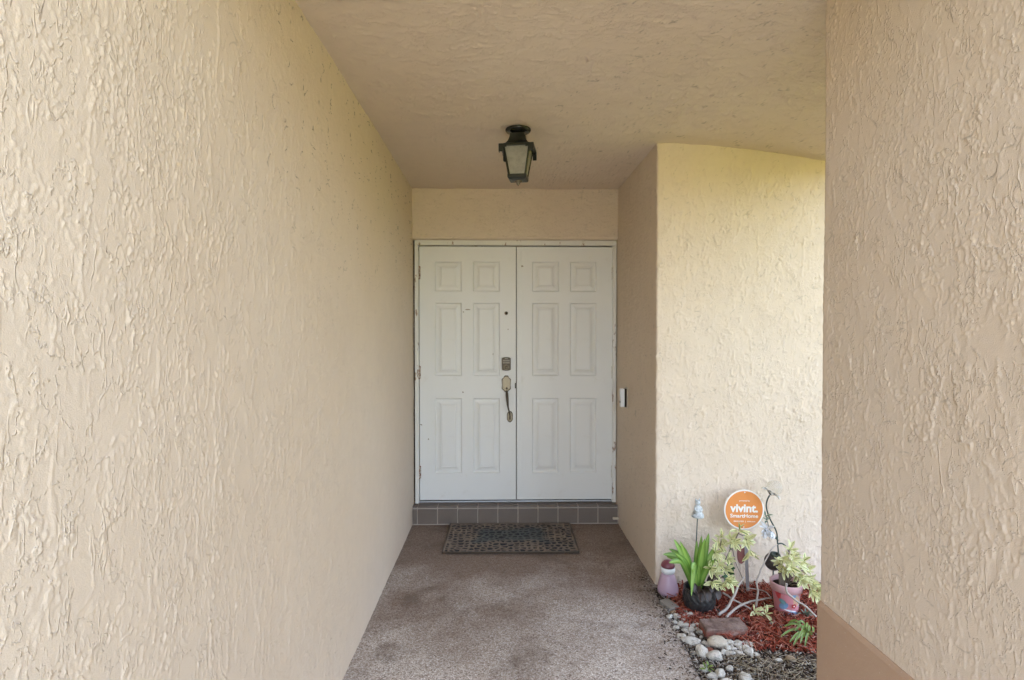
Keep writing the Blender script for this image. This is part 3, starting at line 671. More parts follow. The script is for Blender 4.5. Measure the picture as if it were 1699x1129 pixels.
def stone(zx, zy, zw, label, group=None, mat='stone', me=None, asp=1.0, yaw=None, zf=1.0):
    px, py = 1080+zx/5.663, 1000+zy/5.663
    p = site(px, py, Z=.012); s_ = zw/5.663*p.y/FPX*1.36
    me = me or random.choice(rough_st); key = me.name+mat
    if key not in cache: c = me.copy(); c.materials.clear(); c.materials.append(M[mat]); cache[key] = c
    o = link('stone', cache[key]); o.location = (p.x, p.y, bed_z(p.x, p.y)+s_*.24*zf)
    o.scale = (s_, s_/asp*random.uniform(.85, 1.1), s_*zf*.9); o.rotation_euler = (random.uniform(-.3, .3), random.uniform(-.3, .3), random.uniform(0, 6.28) if yaw is None else yaw)
    return tag(o, label, 'stone', group)
cache = {}
for (q_, l_) in (((460,190,68), 'upper of the two white stones touching the left end of the brick'), ((465,250,68), 'lower of the two white stones touching the left end of the brick'), ((365,100,64), 'white stone nearest the foot of the black pot'), ((300,297,80), 'largest white stone at the bottom of the pile left of the brick'), ((175,120,50), 'white stone nearest the grey concrete block')): stone(*q_, l_)
A = 'small white stone in the loose pile left of the brick'; AG = 'white stones left of the brick'
for s_ in ((270,60,45),(245,115,62),(300,105,52),(225,165,42),(235,217,54),(285,185,60),(335,195,58),(395,200,50),(380,232,58),(318,238,50),(385,285,64),(430,225,40),(350,262,40),(205,40,36),(330,60,34)): stone(*s_, A, AG)
Bq = 'small white stone in the heap against the front of the brick'; BG = 'white stones before the brick'
for s_ in ((700,360,62),(745,362,70),(810,375,78),(880,360,50),(925,370,62),(715,415,72),(775,430,62),(830,415,58),(890,405,62),(940,405,44),(820,460,64),(925,455,84),(860,470,44),(760,395,50),(680,405,40),(900,440,50)): stone(*s_, Bq, BG)
D_ = 'rough white stone on dark litter along the walk edge at the bottom'; DG = 'white stones along the lower walk edge'
for s_ in ((490,585,82),(735,595,62),(580,655,72),(880,685,92),(600,712,62),(540,705,44),(715,722,100),(395,430,44),(455,370,42),(420,505,34),(790,700,50)): stone(*s_, D_, DG)
for k in range(26):
    stone(random.uniform(200, 480), random.uniform(70, 300), random.uniform(26, 44), A, AG) if k % 2 else stone(random.uniform(670, 960), random.uniform(345, 480), random.uniform(28, 46), Bq, BG)
stone(380,350,150, 'long flat grey white stone lying along the walk edge below the pile', asp=1.9, yaw=-.3, zf=.7)
stone(510,365,64, 'white pitted stone between the long flat stone and the smooth oval stone')
stone(475,450,110, 'chunky cream white stone left of the red pebble')
stone(620,380,140, 'large smooth oval cream stone touching the front of the brick', mat='stone_smooth', me=smooth_st[0], asp=1.35, yaw=.1, zf=1.1)
stone(555,425,56, 'small rusty red pebble beside the smooth oval stone', mat='stone_red', me=smooth_st[1])
stone(640,462,86, 'flat cream stone below the smooth oval stone', asp=1.4, yaw=-.5, zf=.6)
stone(735,460,110, 'thin sliver shaped cream stone below the brick heap', asp=3.4, yaw=-.45, zf=.5)
stone(600,500,130, 'largest angular grey white stone below the smooth oval stone', asp=1.2, yaw=-.5)
stone(1000,465,64, 'flat white stone at the right end of the brick heap', zf=.6)
stone(1200,510,84, 'flat pale stone on dark soil left of the tan pebble', asp=1.6, yaw=0, zf=.6)
stone(1315,503,80, 'smooth tan pebble on dark soil near the pier', mat='stone_tan', me=smooth_st[1], asp=1.4, yaw=0)
stone(210,82,50, 'small tan brown pebble above the white pile', mat='stone_tan')
stone(655,645,80, 'pointed white stone standing at the bottom of the bed', zf=1.3)
stone(1510,430,54, 'pale stone at the foot of the brown pier base')
stone(1000,352,54, 'thin white stone chip on the mulch right of the brick', zf=.4, asp=1.6)
p = site(1110, 1002, Z=.012)
o = MB().box((-.030,-.048,0),(.030,.048,.030)).build('concrete_paver', M['block'], None, .004); o.location = (p.x, p.y, -.014); o.rotation_euler = (.05, .03, .38)
tag(o, 'small grey concrete block by the walk edge in front of the ornament', 'paver')
# gravel specks
P4 = scatter(800, .88, 1.9, 2.2, 3.05, lambda x, y: rng.random(len(x)) < np.where(x < 1.25, 1., .35)); n = len(P4)
V_ = []; m_ = rnd_mat('gravel', [(0, (.20,.17,.14)), (1, (.58,.54,.48))])
sz = rng.uniform(.005, .013, n)
shreds('gravel', np.stack([P4[:,0], P4[:,1], bz(P4[:,0], P4[:,1])+.012], -1), rng.uniform(0, 6.28, n), rng.normal(0, .4, n),
       np.stack([sz, sz*.8, sz*.7], -1), m_, rng.random(n), label='fine pale gravel bits strewn through the leaf litter', cat='gravel', kind='stuff')

# brick
a = site(1172, 1061, Z=-.004); b = site(1241, 1058, Z=-.004); yaw = math.atan2(b.y-a.y, b.x-a.x)
bm = bmesh.new(); bmesh.ops.create_cube(bm, size=1)
for v in bm.verts: v.co = Vector(((v.co.x+.5)*(b-a).length, (v.co.y+.5)*.094, (v.co.z+.5)*.052))
bmesh.ops.bevel(bm, geom=list(bm.edges), offset=.003, segments=1, affect='EDGES'); bmesh.ops.subdivide_edges(bm, edges=[e for e in bm.edges if e.calc_length() > .02], cuts=7, use_grid_fill=True)
from mathutils import noise as mn
for v in bm.verts: v.co += Vector((mn.noise(v.co*40), mn.noise(v.co*40+Vector((9,0,0))), mn.noise(v.co*40+Vector((0,9,0)))))*.0012
me = bpy.data.meshes.new('brick'); bm.to_mesh(me); bm.free()
br = link('brick', me, M['brick']); br.location = (a.x, a.y, -.006); br.rotation_euler = (R(4), 0, yaw)
tag(br, 'weathered red brown brick lying at the mulch edge', 'brick')

# ------------------------------------------------------------------ leaves
def leaf_shape(wid=.36, curl=.12, n=6, tip=.5):
    V_ = []; F_ = []; E_ = []
    for i in range(n+1):
        t = i/n; wv = wid*.5*(math.sin(math.pi*min(1, t*.92+.06))**.75)*(1 if t < .97 else .05); y = t; z = -curl*t*t*tip*2+.03*math.sin(t*3)
        for x_, e_ in ((-1, 1.), (0, 0.), (1, 1.)): V_.append((x_*wv, y, z+abs(x_)*wv*.28)); E_.append(e_)
    for i in range(n):
        for j in range(2): k = i*3+j; F_.append((k, k+1, k+4, k+3))
    me = bpy.data.meshes.new('leaf'); me.from_pydata(V_, [], F_); me.polygons.foreach_set('use_smooth', [True]*len(F_))
    at = me.attributes.new('edge', 'FLOAT', 'POINT'); at.data.foreach_set('value', E_); return me
def frame(d, up=Vector((0,0,1))):
    d = d.normalized(); x = d.cross(up)
    if x.length < 1e-3: x = Vector((1,0,0))
    x.normalize(); z = x.cross(d); return Matrix((x, d, z)).transposed().to_4x4()
def strap(path_pts, wid, mat, parent, name='leaf', fold=.35, n=9, face=Vector((0,0,1))):
    pts = catmull(path_pts, n); V_ = []; F_ = []; E_ = []; m_ = len(pts)
    for i, p in enumerate(pts):
        t = i/(m_-1); d = (pts[min(i+1, m_-1)]-pts[max(i-1, 0)]).normalized(); sx = d.cross(face)
        if sx.length < .05: sx = Vector((1,0,0))
        sx.normalize(); nz = sx.cross(d); w_ = wid*.5*(.75+.5*t-.25*t*t)*(1-max(0, (t-.62)/.38)**2.2)+.0006
        for q in (-1,-.5,0,.5,1): V_.append(p+sx*w_*q+nz*w_*abs(q)*fold); E_.append(abs(q))
    for i in range(m_-1):
        for j in range(4): k = i*5+j; F_.append((k, k+1, k+6, k+5))
    me = bpy.data.meshes.new(name); me.from_pydata([tuple(v) for v in V_], [], F_); me.polygons.foreach_set('use_smooth', [True]*len(F_))
    at = me.attributes.new('edge', 'FLOAT', 'POINT'); at.data.foreach_set('value', E_)
    return link(name, me, M[mat], parent)

# black pot and its plants
pb = site(1168, 1020, Z=.0); PB = Vector((pb.x, pb.y+.075, -.012))
pot = thing('flower_pot', 'round black pot with diagonal weave relief holding the bright green plant', 'pot', PB)
nA, prof = 72, [(.045,0),(.062,.006),(.078,.030),(.086,.060),(.087,.085),(.083,.108),(.080,.118),(.083,.122),(.083,.128),(.076,.128),(.073,.110),(.070,.090)]
pr2 = []
for i in range(len(prof)-1):
    for k in range(6):
        t = k/6; pr2.append((prof[i][0]*(1-t)+prof[i+1][0]*t, prof[i][1]*(1-t)+prof[i+1][1]*t))
pr2.append(prof[-1]); Pg = np.zeros((nA+1, len(pr2), 3))
for j, (r_, z_) in enumerate(pr2):
    th = np.linspace(0, 2*math.pi, nA+1); on = 1 if j < 6*6 and j > 5 else 0
    wv = np.where(np.floor(z_/.036).astype(int) % 2 == 0, np.sin(th*16+z_*150), np.sin(th*16-z_*150)); r3 = r_+on*.0022*np.sign(wv)*np.abs(wv)**.4
    Pg[:, j, 0] = r3*np.cos(th); Pg[:, j, 1] = r3*np.sin(th); Pg[:, j, 2] = z_
grid_mesh('bowl', Pg, M['pot_black'], pot)
MB().lathe([(0,.096),(.06,.100),(.074,.096)], 24).build('soil', M['soil'], pot)
pc = PB+Vector((0, 0, .10))
bro = thing('bromeliad', 'bright green strap leaved plant growing in the black pot', 'plant', pc+Vector((-.018,0,0)))
bc = bro.location
MB().lathe([(.016,-.03),(.020,.0),(.022,.03),(.014,.06),(0,.065)], 14).build('crown_base', M['brom'], bro)
for px, py, dY, wd, arch in ((1100,920,-.02,.032,.055),(1110,911,.06,.030,.045),(1110,934,-.08,.032,.055),(1118,895,.03,.034,.025),(1176,885,.03,.036,.0),(1156,897,.08,.030,.0),(1169,894,-.03,.034,.01),
                             (1189,903,.05,.030,.015),(1147,989,-.10,.026,.10),(1185,930,-.07,.028,.02),(1135,908,.09,.028,.02),(1160,938,-.06,.032,.01),(1150,945,-.08,.030,.015),(1106,924,.02,.026,.045),(1128,898,-.04,.028,.02),(1164,889,.06,.028,.0),(1120,918,-.06,.026,.04),(1196,925,.02,.024,.03)):
    tp = site(px, py, Y=bc.y+dY)-bc; bs = Vector((tp.x*.08, dY*.2, .012)); md = bs.lerp(tp, .5)+Vector((tp.x*.02, 0, arch*1.5)); strap([bs, bs.lerp(md, .5)+Vector((0,0,arch*.3)), md, tp], wd*1.08, 'brom', bro, face=Vector((0,-.75,.66)))
dp = thing('dried_leaves', 'curled dark dried leaves hanging over the black pot rim', 'dead leaves', PB+Vector((0,0,.125)))
for (dx, dy, dz, ex, ey, ez, wd) in ((-.03,-.06,.0,-.02,-.10,-.035,.05),(.0,-.06,.005,.012,-.105,-.03,.045),(.05,-.05,.0,.07,-.09,-.03,.05),(.04,-.03,.02,.10,-.03,.0,.045),(-.02,-.05,.025,-.045,-.09,.0,.04),(.06,.0,.02,.11,.02,.03,.045),(.065,-.03,.0,.085,-.07,.01,.04),(.02,-.06,.01,.035,-.095,.012,.035)):
    s0, s1 = Vector((dx,dy,dz)), Vector((ex,ey,ez)); strap([s0, s0.lerp(s1,.5)+Vector((0,0,.022)), s1], wd, 'dead_brown', dp, fold=.7, n=4)

LV = [leaf_shape(.34,.10), leaf_shape(.40,.25), leaf_shape(.30,-.08)]
def leaf_set(mat):
    out = []
    for l in LV: c = l.copy(); c.materials.clear(); c.materials.append(M[mat]); out.append(c)
    return out
VL = leaf_set('varie')
def whorl(parent, c, axis, n, L, spread=1.0, meshes=VL, r0=random):
    axis = Vector(axis).normalized(); f = frame(axis)
    for k in range(n):
        a = 2*math.pi*(k+r0.uniform(-.3,.3))/n; el = r0.uniform(.15, .75)*spread
        d = (f @ Vector((math.cos(a)*math.sin(el*1.57), math.cos(el*1.57), math.sin(a)*math.sin(el*1.57)))).normalized()+Vector((0,0,-.12))
        s_ = L*r0.uniform(.75, 1.15); mt_ = frame(d, axis+Vector((r0.uniform(-.4,.4), r0.uniform(-.4,.4), .3)))
        link('leaf', r0.choice(meshes), None, parent, Matrix.Translation(c+d.normalized()*.004) @ mt_ @ Matrix.Diagonal((s_*r0.uniform(.85,1.15), s_, s_, 1)))
sc = thing('variegated_plant', 'leggy yellow variegated plant leaning right from the black pot to the round sign', 'plant', pc+Vector((.035,0,0)))
def at_(px, py, Y, o): return site(px, py, Y=Y)-o
so_ = sc.location; yb = so_.y
nodes = {'a': (1197,893,.02), 'b': (1186,918,-.03), 'c': (1192,936,-.04), 'd': (1186,952,-.02), 'e': (1226,882,-.03), 'f': (1237,897,-.02), 'g': (1244,913,-.04), 'h': (1203,962,-.05), 'i': (1202,945,.02), 'j': (1212,893,.0), 'k': (1196,972,-.06), 'l': (1178,944,-.05), 'm': (1182,966,-.07), 'n': (1206,928,.0), 'o': (1192,904,.03), 'p': (1218,900,-.04), 'q': (1212,968,-.05)}
for pth in ([(1188,985,0),(1195,950,-.01),(1210,915,-.02),(1226,884,-.03)], [(1184,985,0),(1188,950,.0),(1197,895,.02)], [(1190,985,0),(1195,960,-.03),(1203,960,-.05)], [(1226,886,-.03),(1237,893,-.02),(1244,912,-.04)], [(1188,960,0),(1186,930,-.02),(1186,918,-.03)]):
    MB().tube(catmull([at_(x, y, yb+d, so_) for x, y, d in pth], 5), .0028, 6).build('stem', M['bark'], sc)
for k, (x, y, d) in nodes.items():
    ax = {'g': (.2,-.3,-1), 'a': (0,-.5,.5), 'e': (.0,-.6,.7), 'h': (.5,-.5,.1)}.get(k, (random.uniform(-.3,.3), -.7, random.uniform(.0,.7)))
    whorl(sc, at_(x, y, yb+d, so_), ax, 8 if k in 'aef' else 8, .064 if k in 'aefg' else .052)
# green lobed leaves on a thin trailing stem
iv = thing('ivy_sprig', 'thin stem with dark green lobed leaves between black pot and sign post', 'plant', site(1238, 985, Z=.0)); io = iv.location; yi = io.y-.06
MB().tube(catmull([at_(1236,985,io.y,io), at_(1231,958,yi,io), at_(1221,935,yi,io), at_(1214,905,yi,io)], 5), .0022, 6).build('stem', M['bark'], iv)
lob = bpy.data.meshes.new('lobed_leaf'); k5 = []
for k in range(40):
    t = 2*math.pi*k/40; k5.append((.5*(.78+.22*math.cos(5*(t-math.pi/2)))*math.cos(t), .45+.5*(.78+.22*math.cos(5*(t-math.pi/2)))*math.sin(t), .04*math.cos(3*t)))
lob.from_pydata([(0,.45,-.03)]+k5, [], [(0, 1+k, 1+(k+1) % 40) for k in range(40)]); at = lob.attributes.new('edge', 'FLOAT', 'POINT'); at.data.foreach_set('value', [0.]+[1.]*40)
lob.polygons.foreach_set('use_smooth', [True]*40); lob.materials.append(M['ivy'])
for x, y, s_, rx, rz in ((1199,943,.045,-1.0,.5),(1212,942,.05,-1.1,-.5),(1204,958,.05,-1.4,.2),(1213,950,.045,-1.2,-.9),(1222,905,.062,-1.2,.3),(1212,906,.05,-.9,.9)):
    pp_ = at_(x, y, yi-.02, io); link('leaf', lob, None, iv, Matrix.Translation(pp_) @ Matrix.Rotation(rz, 4, 'Z') @ Matrix.Rotation(math.pi/2+.25*rx, 4, 'X') @ Matrix.Rotation(rz*.6, 4, 'Z') @ Matrix.Diagonal((s_, s_, s_, 1)) @ Matrix.Translation((0,-.45,0)))
rl = thing('red_dead_leaf', 'large dried dark red leaf hanging below the round orange sign', 'dead leaf', site(1229, 907, Y=yi-.03)); ro = rl.location
strap([Vector((0,0,0)), at_(1228,920,yi-.035,ro), at_(1231,936,yi-.03,ro)], .052, 'dead_red', rl, name='blade', fold=.25, n=5, face=Vector((.2,-1,.1)))
MB().tube([Vector((0,0,0)), at_(1224,900,yi-.02,ro)], .0015, 6).build('stalk', M['bark'], rl)

# bare pale branches
def branch(label, pts, r0, r1, mat='bark_pale'):
    W = [site(x, y, Y=Y) if Z is None else site(x, y, Z=Z) for x, y, Y, Z in pts]
    o = W[0]; path = catmull([p-o for p in W], 5); n = len(path)
    path = [p+Vector((mn.noise(p*30+o), mn.noise(p*30+o*2), mn.noise(p*30-o)))*.003 for p in path]
    b_ = MB().tube(path, [r0+(r1-r0)*i/(n-1) for i in range(n)], 8).build('bare_branch', M[mat]); b_.location = o
    return tag(b_, label, 'branch', 'bare branches in the flower bed')
branch('thick pale bare branch slanting up from the brick to the sign post', [(1192,1021,None,.012),(1206,1009,None,.03),(1218,988,2.98,None),(1225,972,3.02,None),(1234,958,3.05,None)], .0085, .005)
branch('pale bare branch lying from the brick towards the pink pot', [(1205,1025,None,.012),(1220,1010,None,.03),(1240,1000,None,.035),(1262,995,None,.03),(1278,993,None,.03)], .007, .004)
branch('short pale branch crossing the mulch behind the brick', [(1200,984,None,.05),(1213,993,None,.045),(1228,1001,None,.032),(1245,1011,None,.02)], .006, .004)
branch('thin grey upright twig curving up in front of the dark ball', [(1254,1008,None,.01),(1257,985,3.00,None),(1256,965,3.0,None),(1263,945,3.0,None),(1273,925,3.02,None),(1280,912,3.05,None),(1290,904,3.1,None)], .006, .0025)
branch('pale bare branch running from the pink pot down to the pier', [(1305,968,2.86,None),(1306,984,2.85,None),(1322,997,2.83,None),(1338,1008,2.80,None),(1354,1024,2.76,None)], .006, .0055)
branch('thin straw coloured stick on the mulch left of the pink pot', [(1238,976,None,.03),(1258,978,None,.03),(1272,984,None,.025),(1281,994,None,.02)], .004, .002)
sp = thing('fallen_sprig', 'fallen sprig of pale yellow leaves on mulch right of the brick', 'sprig', site(1262, 1016, Z=.02)); s0 = sp.location
for x, y, n_, L in ((1252,1016,5,.045),(1266,1009,4,.055),(1270,1020,4,.05)): whorl(sp, site(x, y, Z=.025)-s0, (.1,-.6,.5), n_, L)
MB().tube([site(1250,1012,Z=.02)-s0, site(1262,1010,Z=.024)-s0, site(1272,1024,Z=.02)-s0], .002, 6).build('stem', M['bark'], sp)

# pink pot and shrub
pk = site(1313, 1021, Z=0.0); PK = Vector((pk.x, pk.y+.055, -.012))
pp = thing('painted_pot', 'pink hand painted flower pot with blue and red patches by the pier', 'pot', PK, R(25))
b = MB().lathe([(.050,0),(.056,.002),(.060,.03),(.068,.10),(.073,.128),(.072,.132)], 40).build('bowl', M['pot_pink'], pp)
MB().lathe([(.074,.128),(.080,.131),(.084,.168),(.083,.172),(.077,.172),(.074,.150),(.070,.140)], 40).build('rim', M['pot_rim'], pp)
MB().lathe([(0,.150),(.05,.153),(.076,.148)], 24).build('soil', M['soil'], pp)
def blob(name, mat, ang, z, w_, h_, n=18, off=.0012, star=0, rot=0):
    V_ = []
    for k in range(n):
        t = 2*math.pi*k/n; q = 1+star*math.cos(5*t); x_, y_ = w_*q*math.cos(t), h_*q*math.sin(t); x_, y_ = x_*math.cos(rot)-y_*math.sin(rot), x_*math.sin(rot)+y_*math.cos(rot)
        zz = z+y_; r_ = .058+.011*(zz/.10)+off+.003; a_ = ang+x_/r_; V_.append((r_*math.cos(a_), r_*math.sin(a_), zz))
    r_ = .058+.011*(z/.10)+off+.003; V_.append((r_*math.cos(ang), r_*math.sin(ang), z)); MB().add(V_, [(k, (k+1) % n, n) for k in range(n)]).build(name, M[mat], pp)
F0 = R(-90-25-12)
blob('painted_patch', 'paint_blue', F0-.45, .062, .026, .017, rot=.6); blob('painted_patch', 'paint_teal', F0-.52, .085, .02, .012, off=.0018, rot=-.5); blob('painted_patch', 'paint_blue', F0+.30, .022, .03, .012, rot=-.1)
blob('painted_patch', 'paint_white', F0+.05, .040, .034, .005, off=.0018, rot=-.15); blob('painted_flower', 'paint_red', F0+.30, .066, .012, .012, off=.0018, star=.15); blob('painted_patch', 'sign_white', F0+.30, .066, .004, .004, off=.0026)
sh = thing('variegated_shrub', 'bushy yellow variegated shrub growing in the pink painted pot', 'plant', PK+Vector((0,0,.15))); h0 = sh.location; yh = h0.y
hubs = [(1310,913,0),(1300,928,-.03),(1315,930,-.04),(1325,938,-.02),(1336,946,.0),(1322,952,-.06),(1304,944,-.06),(1341,960,-.03),(1347,968,-.05),(1356,975,-.05),(1331,934,.03),(1294,936,.0),(1319,922,.02),(1351,984,-.08),(1312,942,-.08),(1329,962,-.08),(1336,955,-.08),(1298,948,-.04),(1308,926,.05),(1327,946,.05),(1345,979,-.09)]
for k, (x, y, d) in enumerate(hubs):
    c = at_(x, y, yh+d, h0); out = Vector((c.x, d*3, c.z*.5)); ax = out.normalized()*.7+Vector((0,-.5,.15 if y < 950 else -.5))
    whorl(sh, c, ax, 8, .052)
    if k % 2 == 0: MB().tube(catmull([Vector((random.uniform(-.02,.02), 0, -.01)), Vector((c.x*.35, d*.4, c.z*.6+.01)), c], 4), [.004-.0002*i for i in range(9)], 6).build('stem', M['bark'], sh)
for q in range(3): MB().tube(catmull([Vector((-.03+q*.012, -.01*q, -.01)), Vector((-.035+q*.01, 0, .03)), Vector((-.03+q*.012, .01, .09))], 4), [.009-.0004*i for i in range(9)], 7).build('trunk', M['bark'], sh)
gs = thing('leaf_clump', 'small grey green leafy clump at the foot of the pink pot', 'plant', site(1337, 1024, Z=0.0))
SL = leaf_set('succ')
for k in range(10): whorl(gs, Vector((random.uniform(-.02,.02), random.uniform(-.012,.012), random.uniform(.004,.016))), (random.uniform(-.5,.5), -.4, .7), 3, .026, meshes=SL)
gt = thing('grass_tuft', 'tuft of green grass blades growing beside the brown pier base', 'grass', site(1344, 1056, Z=0.0)); g0 = gt.location
for px, py, Z in ((1295,1057,.03),(1300,1040,.05),(1310,1066,.02),(1318,1048,.06),(1322,1035,.07),(1328,1068,.02),(1330,1045,.08),(1338,1042,.09),(1316,1072,.01),(1342,1048,.08),(1325,1060,.05),(1308,1033,.04),(1350,1050,.07),(1335,1075,.0)):
    t_ = site(px, py, Z=Z)-g0; bs = Vector((random.uniform(-.02,.01), random.uniform(-.015,.015), -.004)); strap([bs, bs.lerp(t_,.55)+Vector((0,0,.04)), t_], .010, 'grass', gt, name='blade', n=4, face=Vector((0,-.7,.7)))
wp = thing('weed_seedling', 'tiny green seedling among the white stones at the bottom edge', 'plant', site(1172, 1114, Z=0.0)); WL = leaf_set('grass')
whorl(wp, Vector((0,0,.008)), (0,-.3,1), 6, .026, meshes=WL); whorl(wp, Vector((.012,.006,.014)), (.3,-.3,1), 5, .022, meshes=WL)

# ------------------------------------------------------------------ bed ornaments
po = site(1108, 983, Z=0.0)
orn = thing('garden_ornament', 'plain mauve glazed garden ornament with plum cap at the wall corner', 'ornament', (po.x, po.y, -.008))
MB().lathe([(.050,0),(.058,.008),(.060,.030),(.056,.055),(.048,.085),(.040,.108),(.032,.122)], 28).build('body', M['mauve'], orn)
MB().lathe([(.030,.121),(.038,.128),(.042,.142),(.040,.155),(.034,.160)], 28).build('collar', M['white_plastic'], orn)
MB().lathe([(.038,.158),(.040,.166),(.034,.182),(.020,.194),(0,.199)], 28).build('cap', M['plum'], orn)

pf = site(1151, 985, Z=0); fs = thing('figurine_stake', 'small weathered white figurine on a thin rod behind the green plant', 'garden stake', (pf.x, 3.17, -.01)); f0 = fs.location
top = at_(1157.5, 857, 3.17, f0)
MB().tube([Vector((-.012,0,0)), top], .0032, 8).build('rod', M['stem_green'], fs)
T = Matrix.Translation(top)
MB().lathe([(.034,-.003),(.035,.004),(.033,.012),(.026,.020),(.022,.034),(.020,.050),(.016,.060),(.010,.064)], 24, T).build('robe', M['resin'], fs)
hd_ = MB().lathe([(.004,.062),(.011,.066),(.015,.076),(.013,.086),(.006,.093),(0,.094)], 18, T)
for sgn in (-1, 1): hd_.tube([top+Vector((sgn*.008,0,.088)), top+Vector((sgn*.013,.002,.104))], [.006,.0012], 8)
hd_.build('head', M['resin'], fs)
ar = MB()
for sgn in (-1, 1): ar.tube(catmull([top+Vector((sgn*.015,-.004,.056)), top+Vector((sgn*.019,-.014,.040)), top+Vector((sgn*.006,-.022,.034))], 4), .0052, 8)
ar.build('arms', M['resin'], fs); MB().tube(catmull([top+Vector((-.012,-.012,.012)), top+Vector((-.026,-.016,.010)), top+Vector((-.034,-.006,.006))], 4), [.007]*9, 8).build('train', M['resin'], fs)

ps = site(1242, 982, Z=0.0); ys_ = 3.19
sg = thing('yard_sign', 'round orange security yard sign with white lettering on a metal stake', 'sign', (site(1242, 975, Y=ys_).x, ys_, -.01)); g0 = sg.location
c = at_(1234.5, 846, ys_, g0); T = Matrix.Translation(c) @ Matrix.Rotation(R(1.5), 4, 'Y')
rS = 34*ys_/FPX
MB().lathe([(0,-.0012),(rS-.002,-.0012),(rS,0),(rS-.002,.0012),(0,.0012)], 64, T @ RX, smooth=False).build('sign_rim', M['sign_white'], sg)
MB().lathe([(rS*.93,.0013),(rS*.93,.0019),(0,.0019)], 64, T @ RX, smooth=False).build('sign_face', M['orange'], sg)
st0 = at_(1236.5, 870, ys_, g0)+Vector((0,.004,0))
sb = MB()
for q in (-1, 1): pass
d_ = Vector((0,0,-.03))-st0; sx = Vector((.0095,0,0)); nb_ = Vector((0,.0035,0))
sb.add([st0-sx, st0+sx, st0+sx+nb_, st0-sx+nb_, st0+d_-sx, st0+d_+sx, st0+d_+sx+nb_, st0+d_-sx+nb_], [(0,1,2,3),(7,6,5,4),(0,4,5,1),(1,5,6,2),(2,6,7,3),(3,7,4,0)])
sb.build('stake', M['steel'], sg, .001)
def text(s_, size, x_, z_, width, bold=0.0, name='lettering'):
    cu = bpy.data.curves.new('t', 'FONT'); cu.body = s_; cu.size = size; cu.align_x = 'CENTER'; cu.offset = bold; cu.extrude = .0003; cu.resolution_u = 3
    to = bpy.data.objects.new('t', cu); C.objects.link(to); dg = bpy.context.evaluated_depsgraph_get(); dg.update()
    me = bpy.data.meshes.new_from_object(to.evaluated_get(dg)); bpy.data.objects.remove(to); bpy.data.curves.remove(cu); me.materials.clear(); me.materials.append(M['sign_white'])
    co = np.zeros(len(me.vertices)*3); me.vertices.foreach_get('co', co); co = co.reshape(-1, 3); sx_ = width/(co[:,0].max()-co[:,0].min()); co[:,0] *= sx_; me.vertices.foreach_set('co', co.reshape(-1))
    link(name, me, None, sg, T @ Matrix.Translation((x_, -.0026, z_)) @ RX)
u_ = rS/34
text('vivint.', .066, .0008, -3.6*u_, 47.5*u_, .0022); text('SmartHome', .030, .0008, -13.2*u_, 47.5*u_, .0006)
text('powered by', .011, 0, 14.3*u_, 18*u_, .0002); text('800.216.5232', .010, -8.5*u_, -20.5*u_, 17.5*u_, .0002); text('|', .012, 2.6*u_, -20.8*u_, .5*u_, .0002); text('vivint.com', .010, 12.5*u_, -20.5*u_, 14*u_, .0002)
for dz in (.86, -.86): MB().lathe([(.0042,.002),(.003,.0035),(0,.0037)], 12, T @ Matrix.Translation((0,0,rS*dz)) @ RX).build('screw', M['sign_white'], sg)

yl = 3.14
sl = thing('solar_flower_light', 'clear globe garden light with chrome petals on a curved green stem', 'garden light', (site(1293, 960, Y=yl).x, yl, -.01)); l0 = sl.location
def L_(px, py, d=0): return at_(px, py, yl+d, l0)
MB().tube(catmull([Vector((.0,0,0)), L_(1292,930), L_(1290,900), L_(1288,882), L_(1277,860), L_(1271.5,842), L_(1273,830), L_(1277,822)], 6), .0042, 8).build('stem', M['stem_green'], sl)
MB().tube(catmull([L_(1290,903), L_(1297,902), L_(1304,907), L_(1309,916)], 5), [.004]*11+[.003]*5, 8).build('side_stem', M['stem_green'], sl)
MB().tube(catmull([L_(1291,897), L_(1287,893), L_(1285,893)], 4), .0045, 8).build('bud', M['stem_green'], sl)
cg = L_(1284.5, 810); rg = 12.6*yl/FPX; ax = (cg-L_(1277,822)).normalized(); Fg = frame(ax)
MB().lathe([(rg*math.sin(k*math.pi/16), -rg*math.cos(k*math.pi/16)) for k in range(17)], 32, Matrix.Translation(cg)).build('globe', M['globe'], sl)
MB().lathe([(.004,0),(.010,.004),(.016,.010),(.018,.014),(0,.014)], 20, Matrix.Translation(L_(1277.5,821.5)) @ Fg @ Matrix.Rotation(-math.pi/2, 4, 'X')).build('cup', M['stem_green'], sl)
pet = MB(); nP = 10; Vp = []; Fp = []
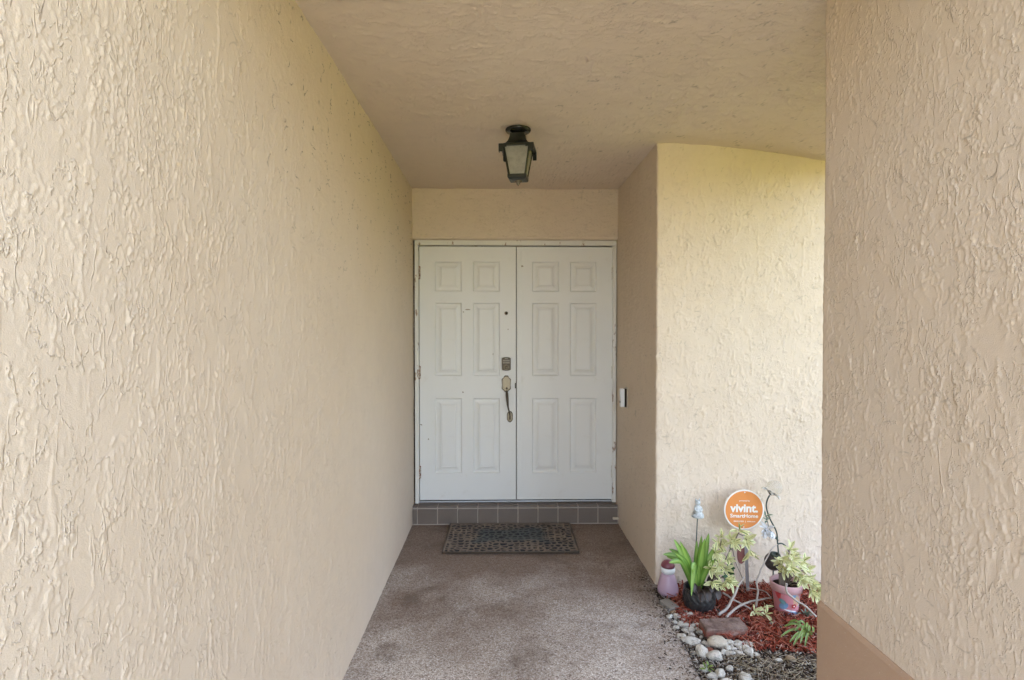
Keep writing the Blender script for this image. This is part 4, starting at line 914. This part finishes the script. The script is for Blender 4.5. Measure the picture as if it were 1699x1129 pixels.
for i in range(nP+1):
    t = i/nP; w_ = .026*math.sin(math.pi*min(1, t*.9+.08))**.8
    for q in (-1,-.5,0,.5,1): Vp.append((q*w_, t*.060, .012*math.sin(t*2.6)+.30*w_*q*q))
for i in range(nP):
    for j in range(4): k = i*5+j; Fp.append((k, k+1, k+6, k+5))
pme = MB().add(Vp, Fp, True).mesh('petal'); pme.materials.append(M['chrome'])
for k in range(6):
    a_ = 2*math.pi*k/6+.4; d = (Fg @ Vector((math.cos(a_), -.12, math.sin(a_)))); link('petal', pme, None, sl, Matrix.Translation(L_(1278.5,820)) @ frame(d, ax))
wf = thing('white_silk_flower', 'ragged white artificial flower beside the curved garden light stem', 'flower', site(1277, 879, Y=3.12)); w0 = wf.location
SK = leaf_set('silk')
for k in range(5): whorl(wf, Vector((random.uniform(-.014,.012), random.uniform(-.01,.01), random.uniform(-.012,.012))), (random.uniform(-.8,.4), -.6, random.uniform(-.6,.5)), 8, .042, meshes=SK)
MB().tube(catmull([Vector((0,0,0)), at_(1283,886,3.13,w0), at_(1289,893,3.14,w0)], 4), .0022, 6).build('stalk', M['stem_green'], wf)
for x, y in ((1270,857),(1273,864)): whorl(wf, at_(x, y, 3.12, w0), (-.2,-.4,.8), 4, .034, meshes=leaf_set('succ'))
MB().tube(catmull([Vector((0,0,0)), at_(1274,868,3.12,w0), at_(1270,856,3.12,w0)], 4), .0018, 6).build('twig', M['stem_green'], wf)
dbp = site(1283, 932, Y=3.08)
ball = thing('dark_ball_stake', 'dark round ball on a short stake behind the pink pot', 'garden ball', (dbp.x, 3.08, -.01)); z0 = dbp.z+.01; rb = 14.5*3.08/FPX
MB().lathe([(rb*math.sin(k*math.pi/18), -rb*math.cos(k*math.pi/18)) for k in range(16)], 32, Matrix.Translation((0,0,z0)) @ Matrix.Rotation(R(12), 4, 'X')).build('globe', M['dark_ball'], ball)
MB().lathe([(.026,.036),(.029,.040),(.027,.047),(.012,.049),(.012,.043)], 24, Matrix.Translation((.006,0,z0)) @ Matrix.Rotation(R(12), 4, 'X')).build('collar', M['stem_green'], ball)
MB().tube([(.0,0,0),(.0,0,z0-rb*.9)], .004, 8).build('stake', M['stem_green'], ball)
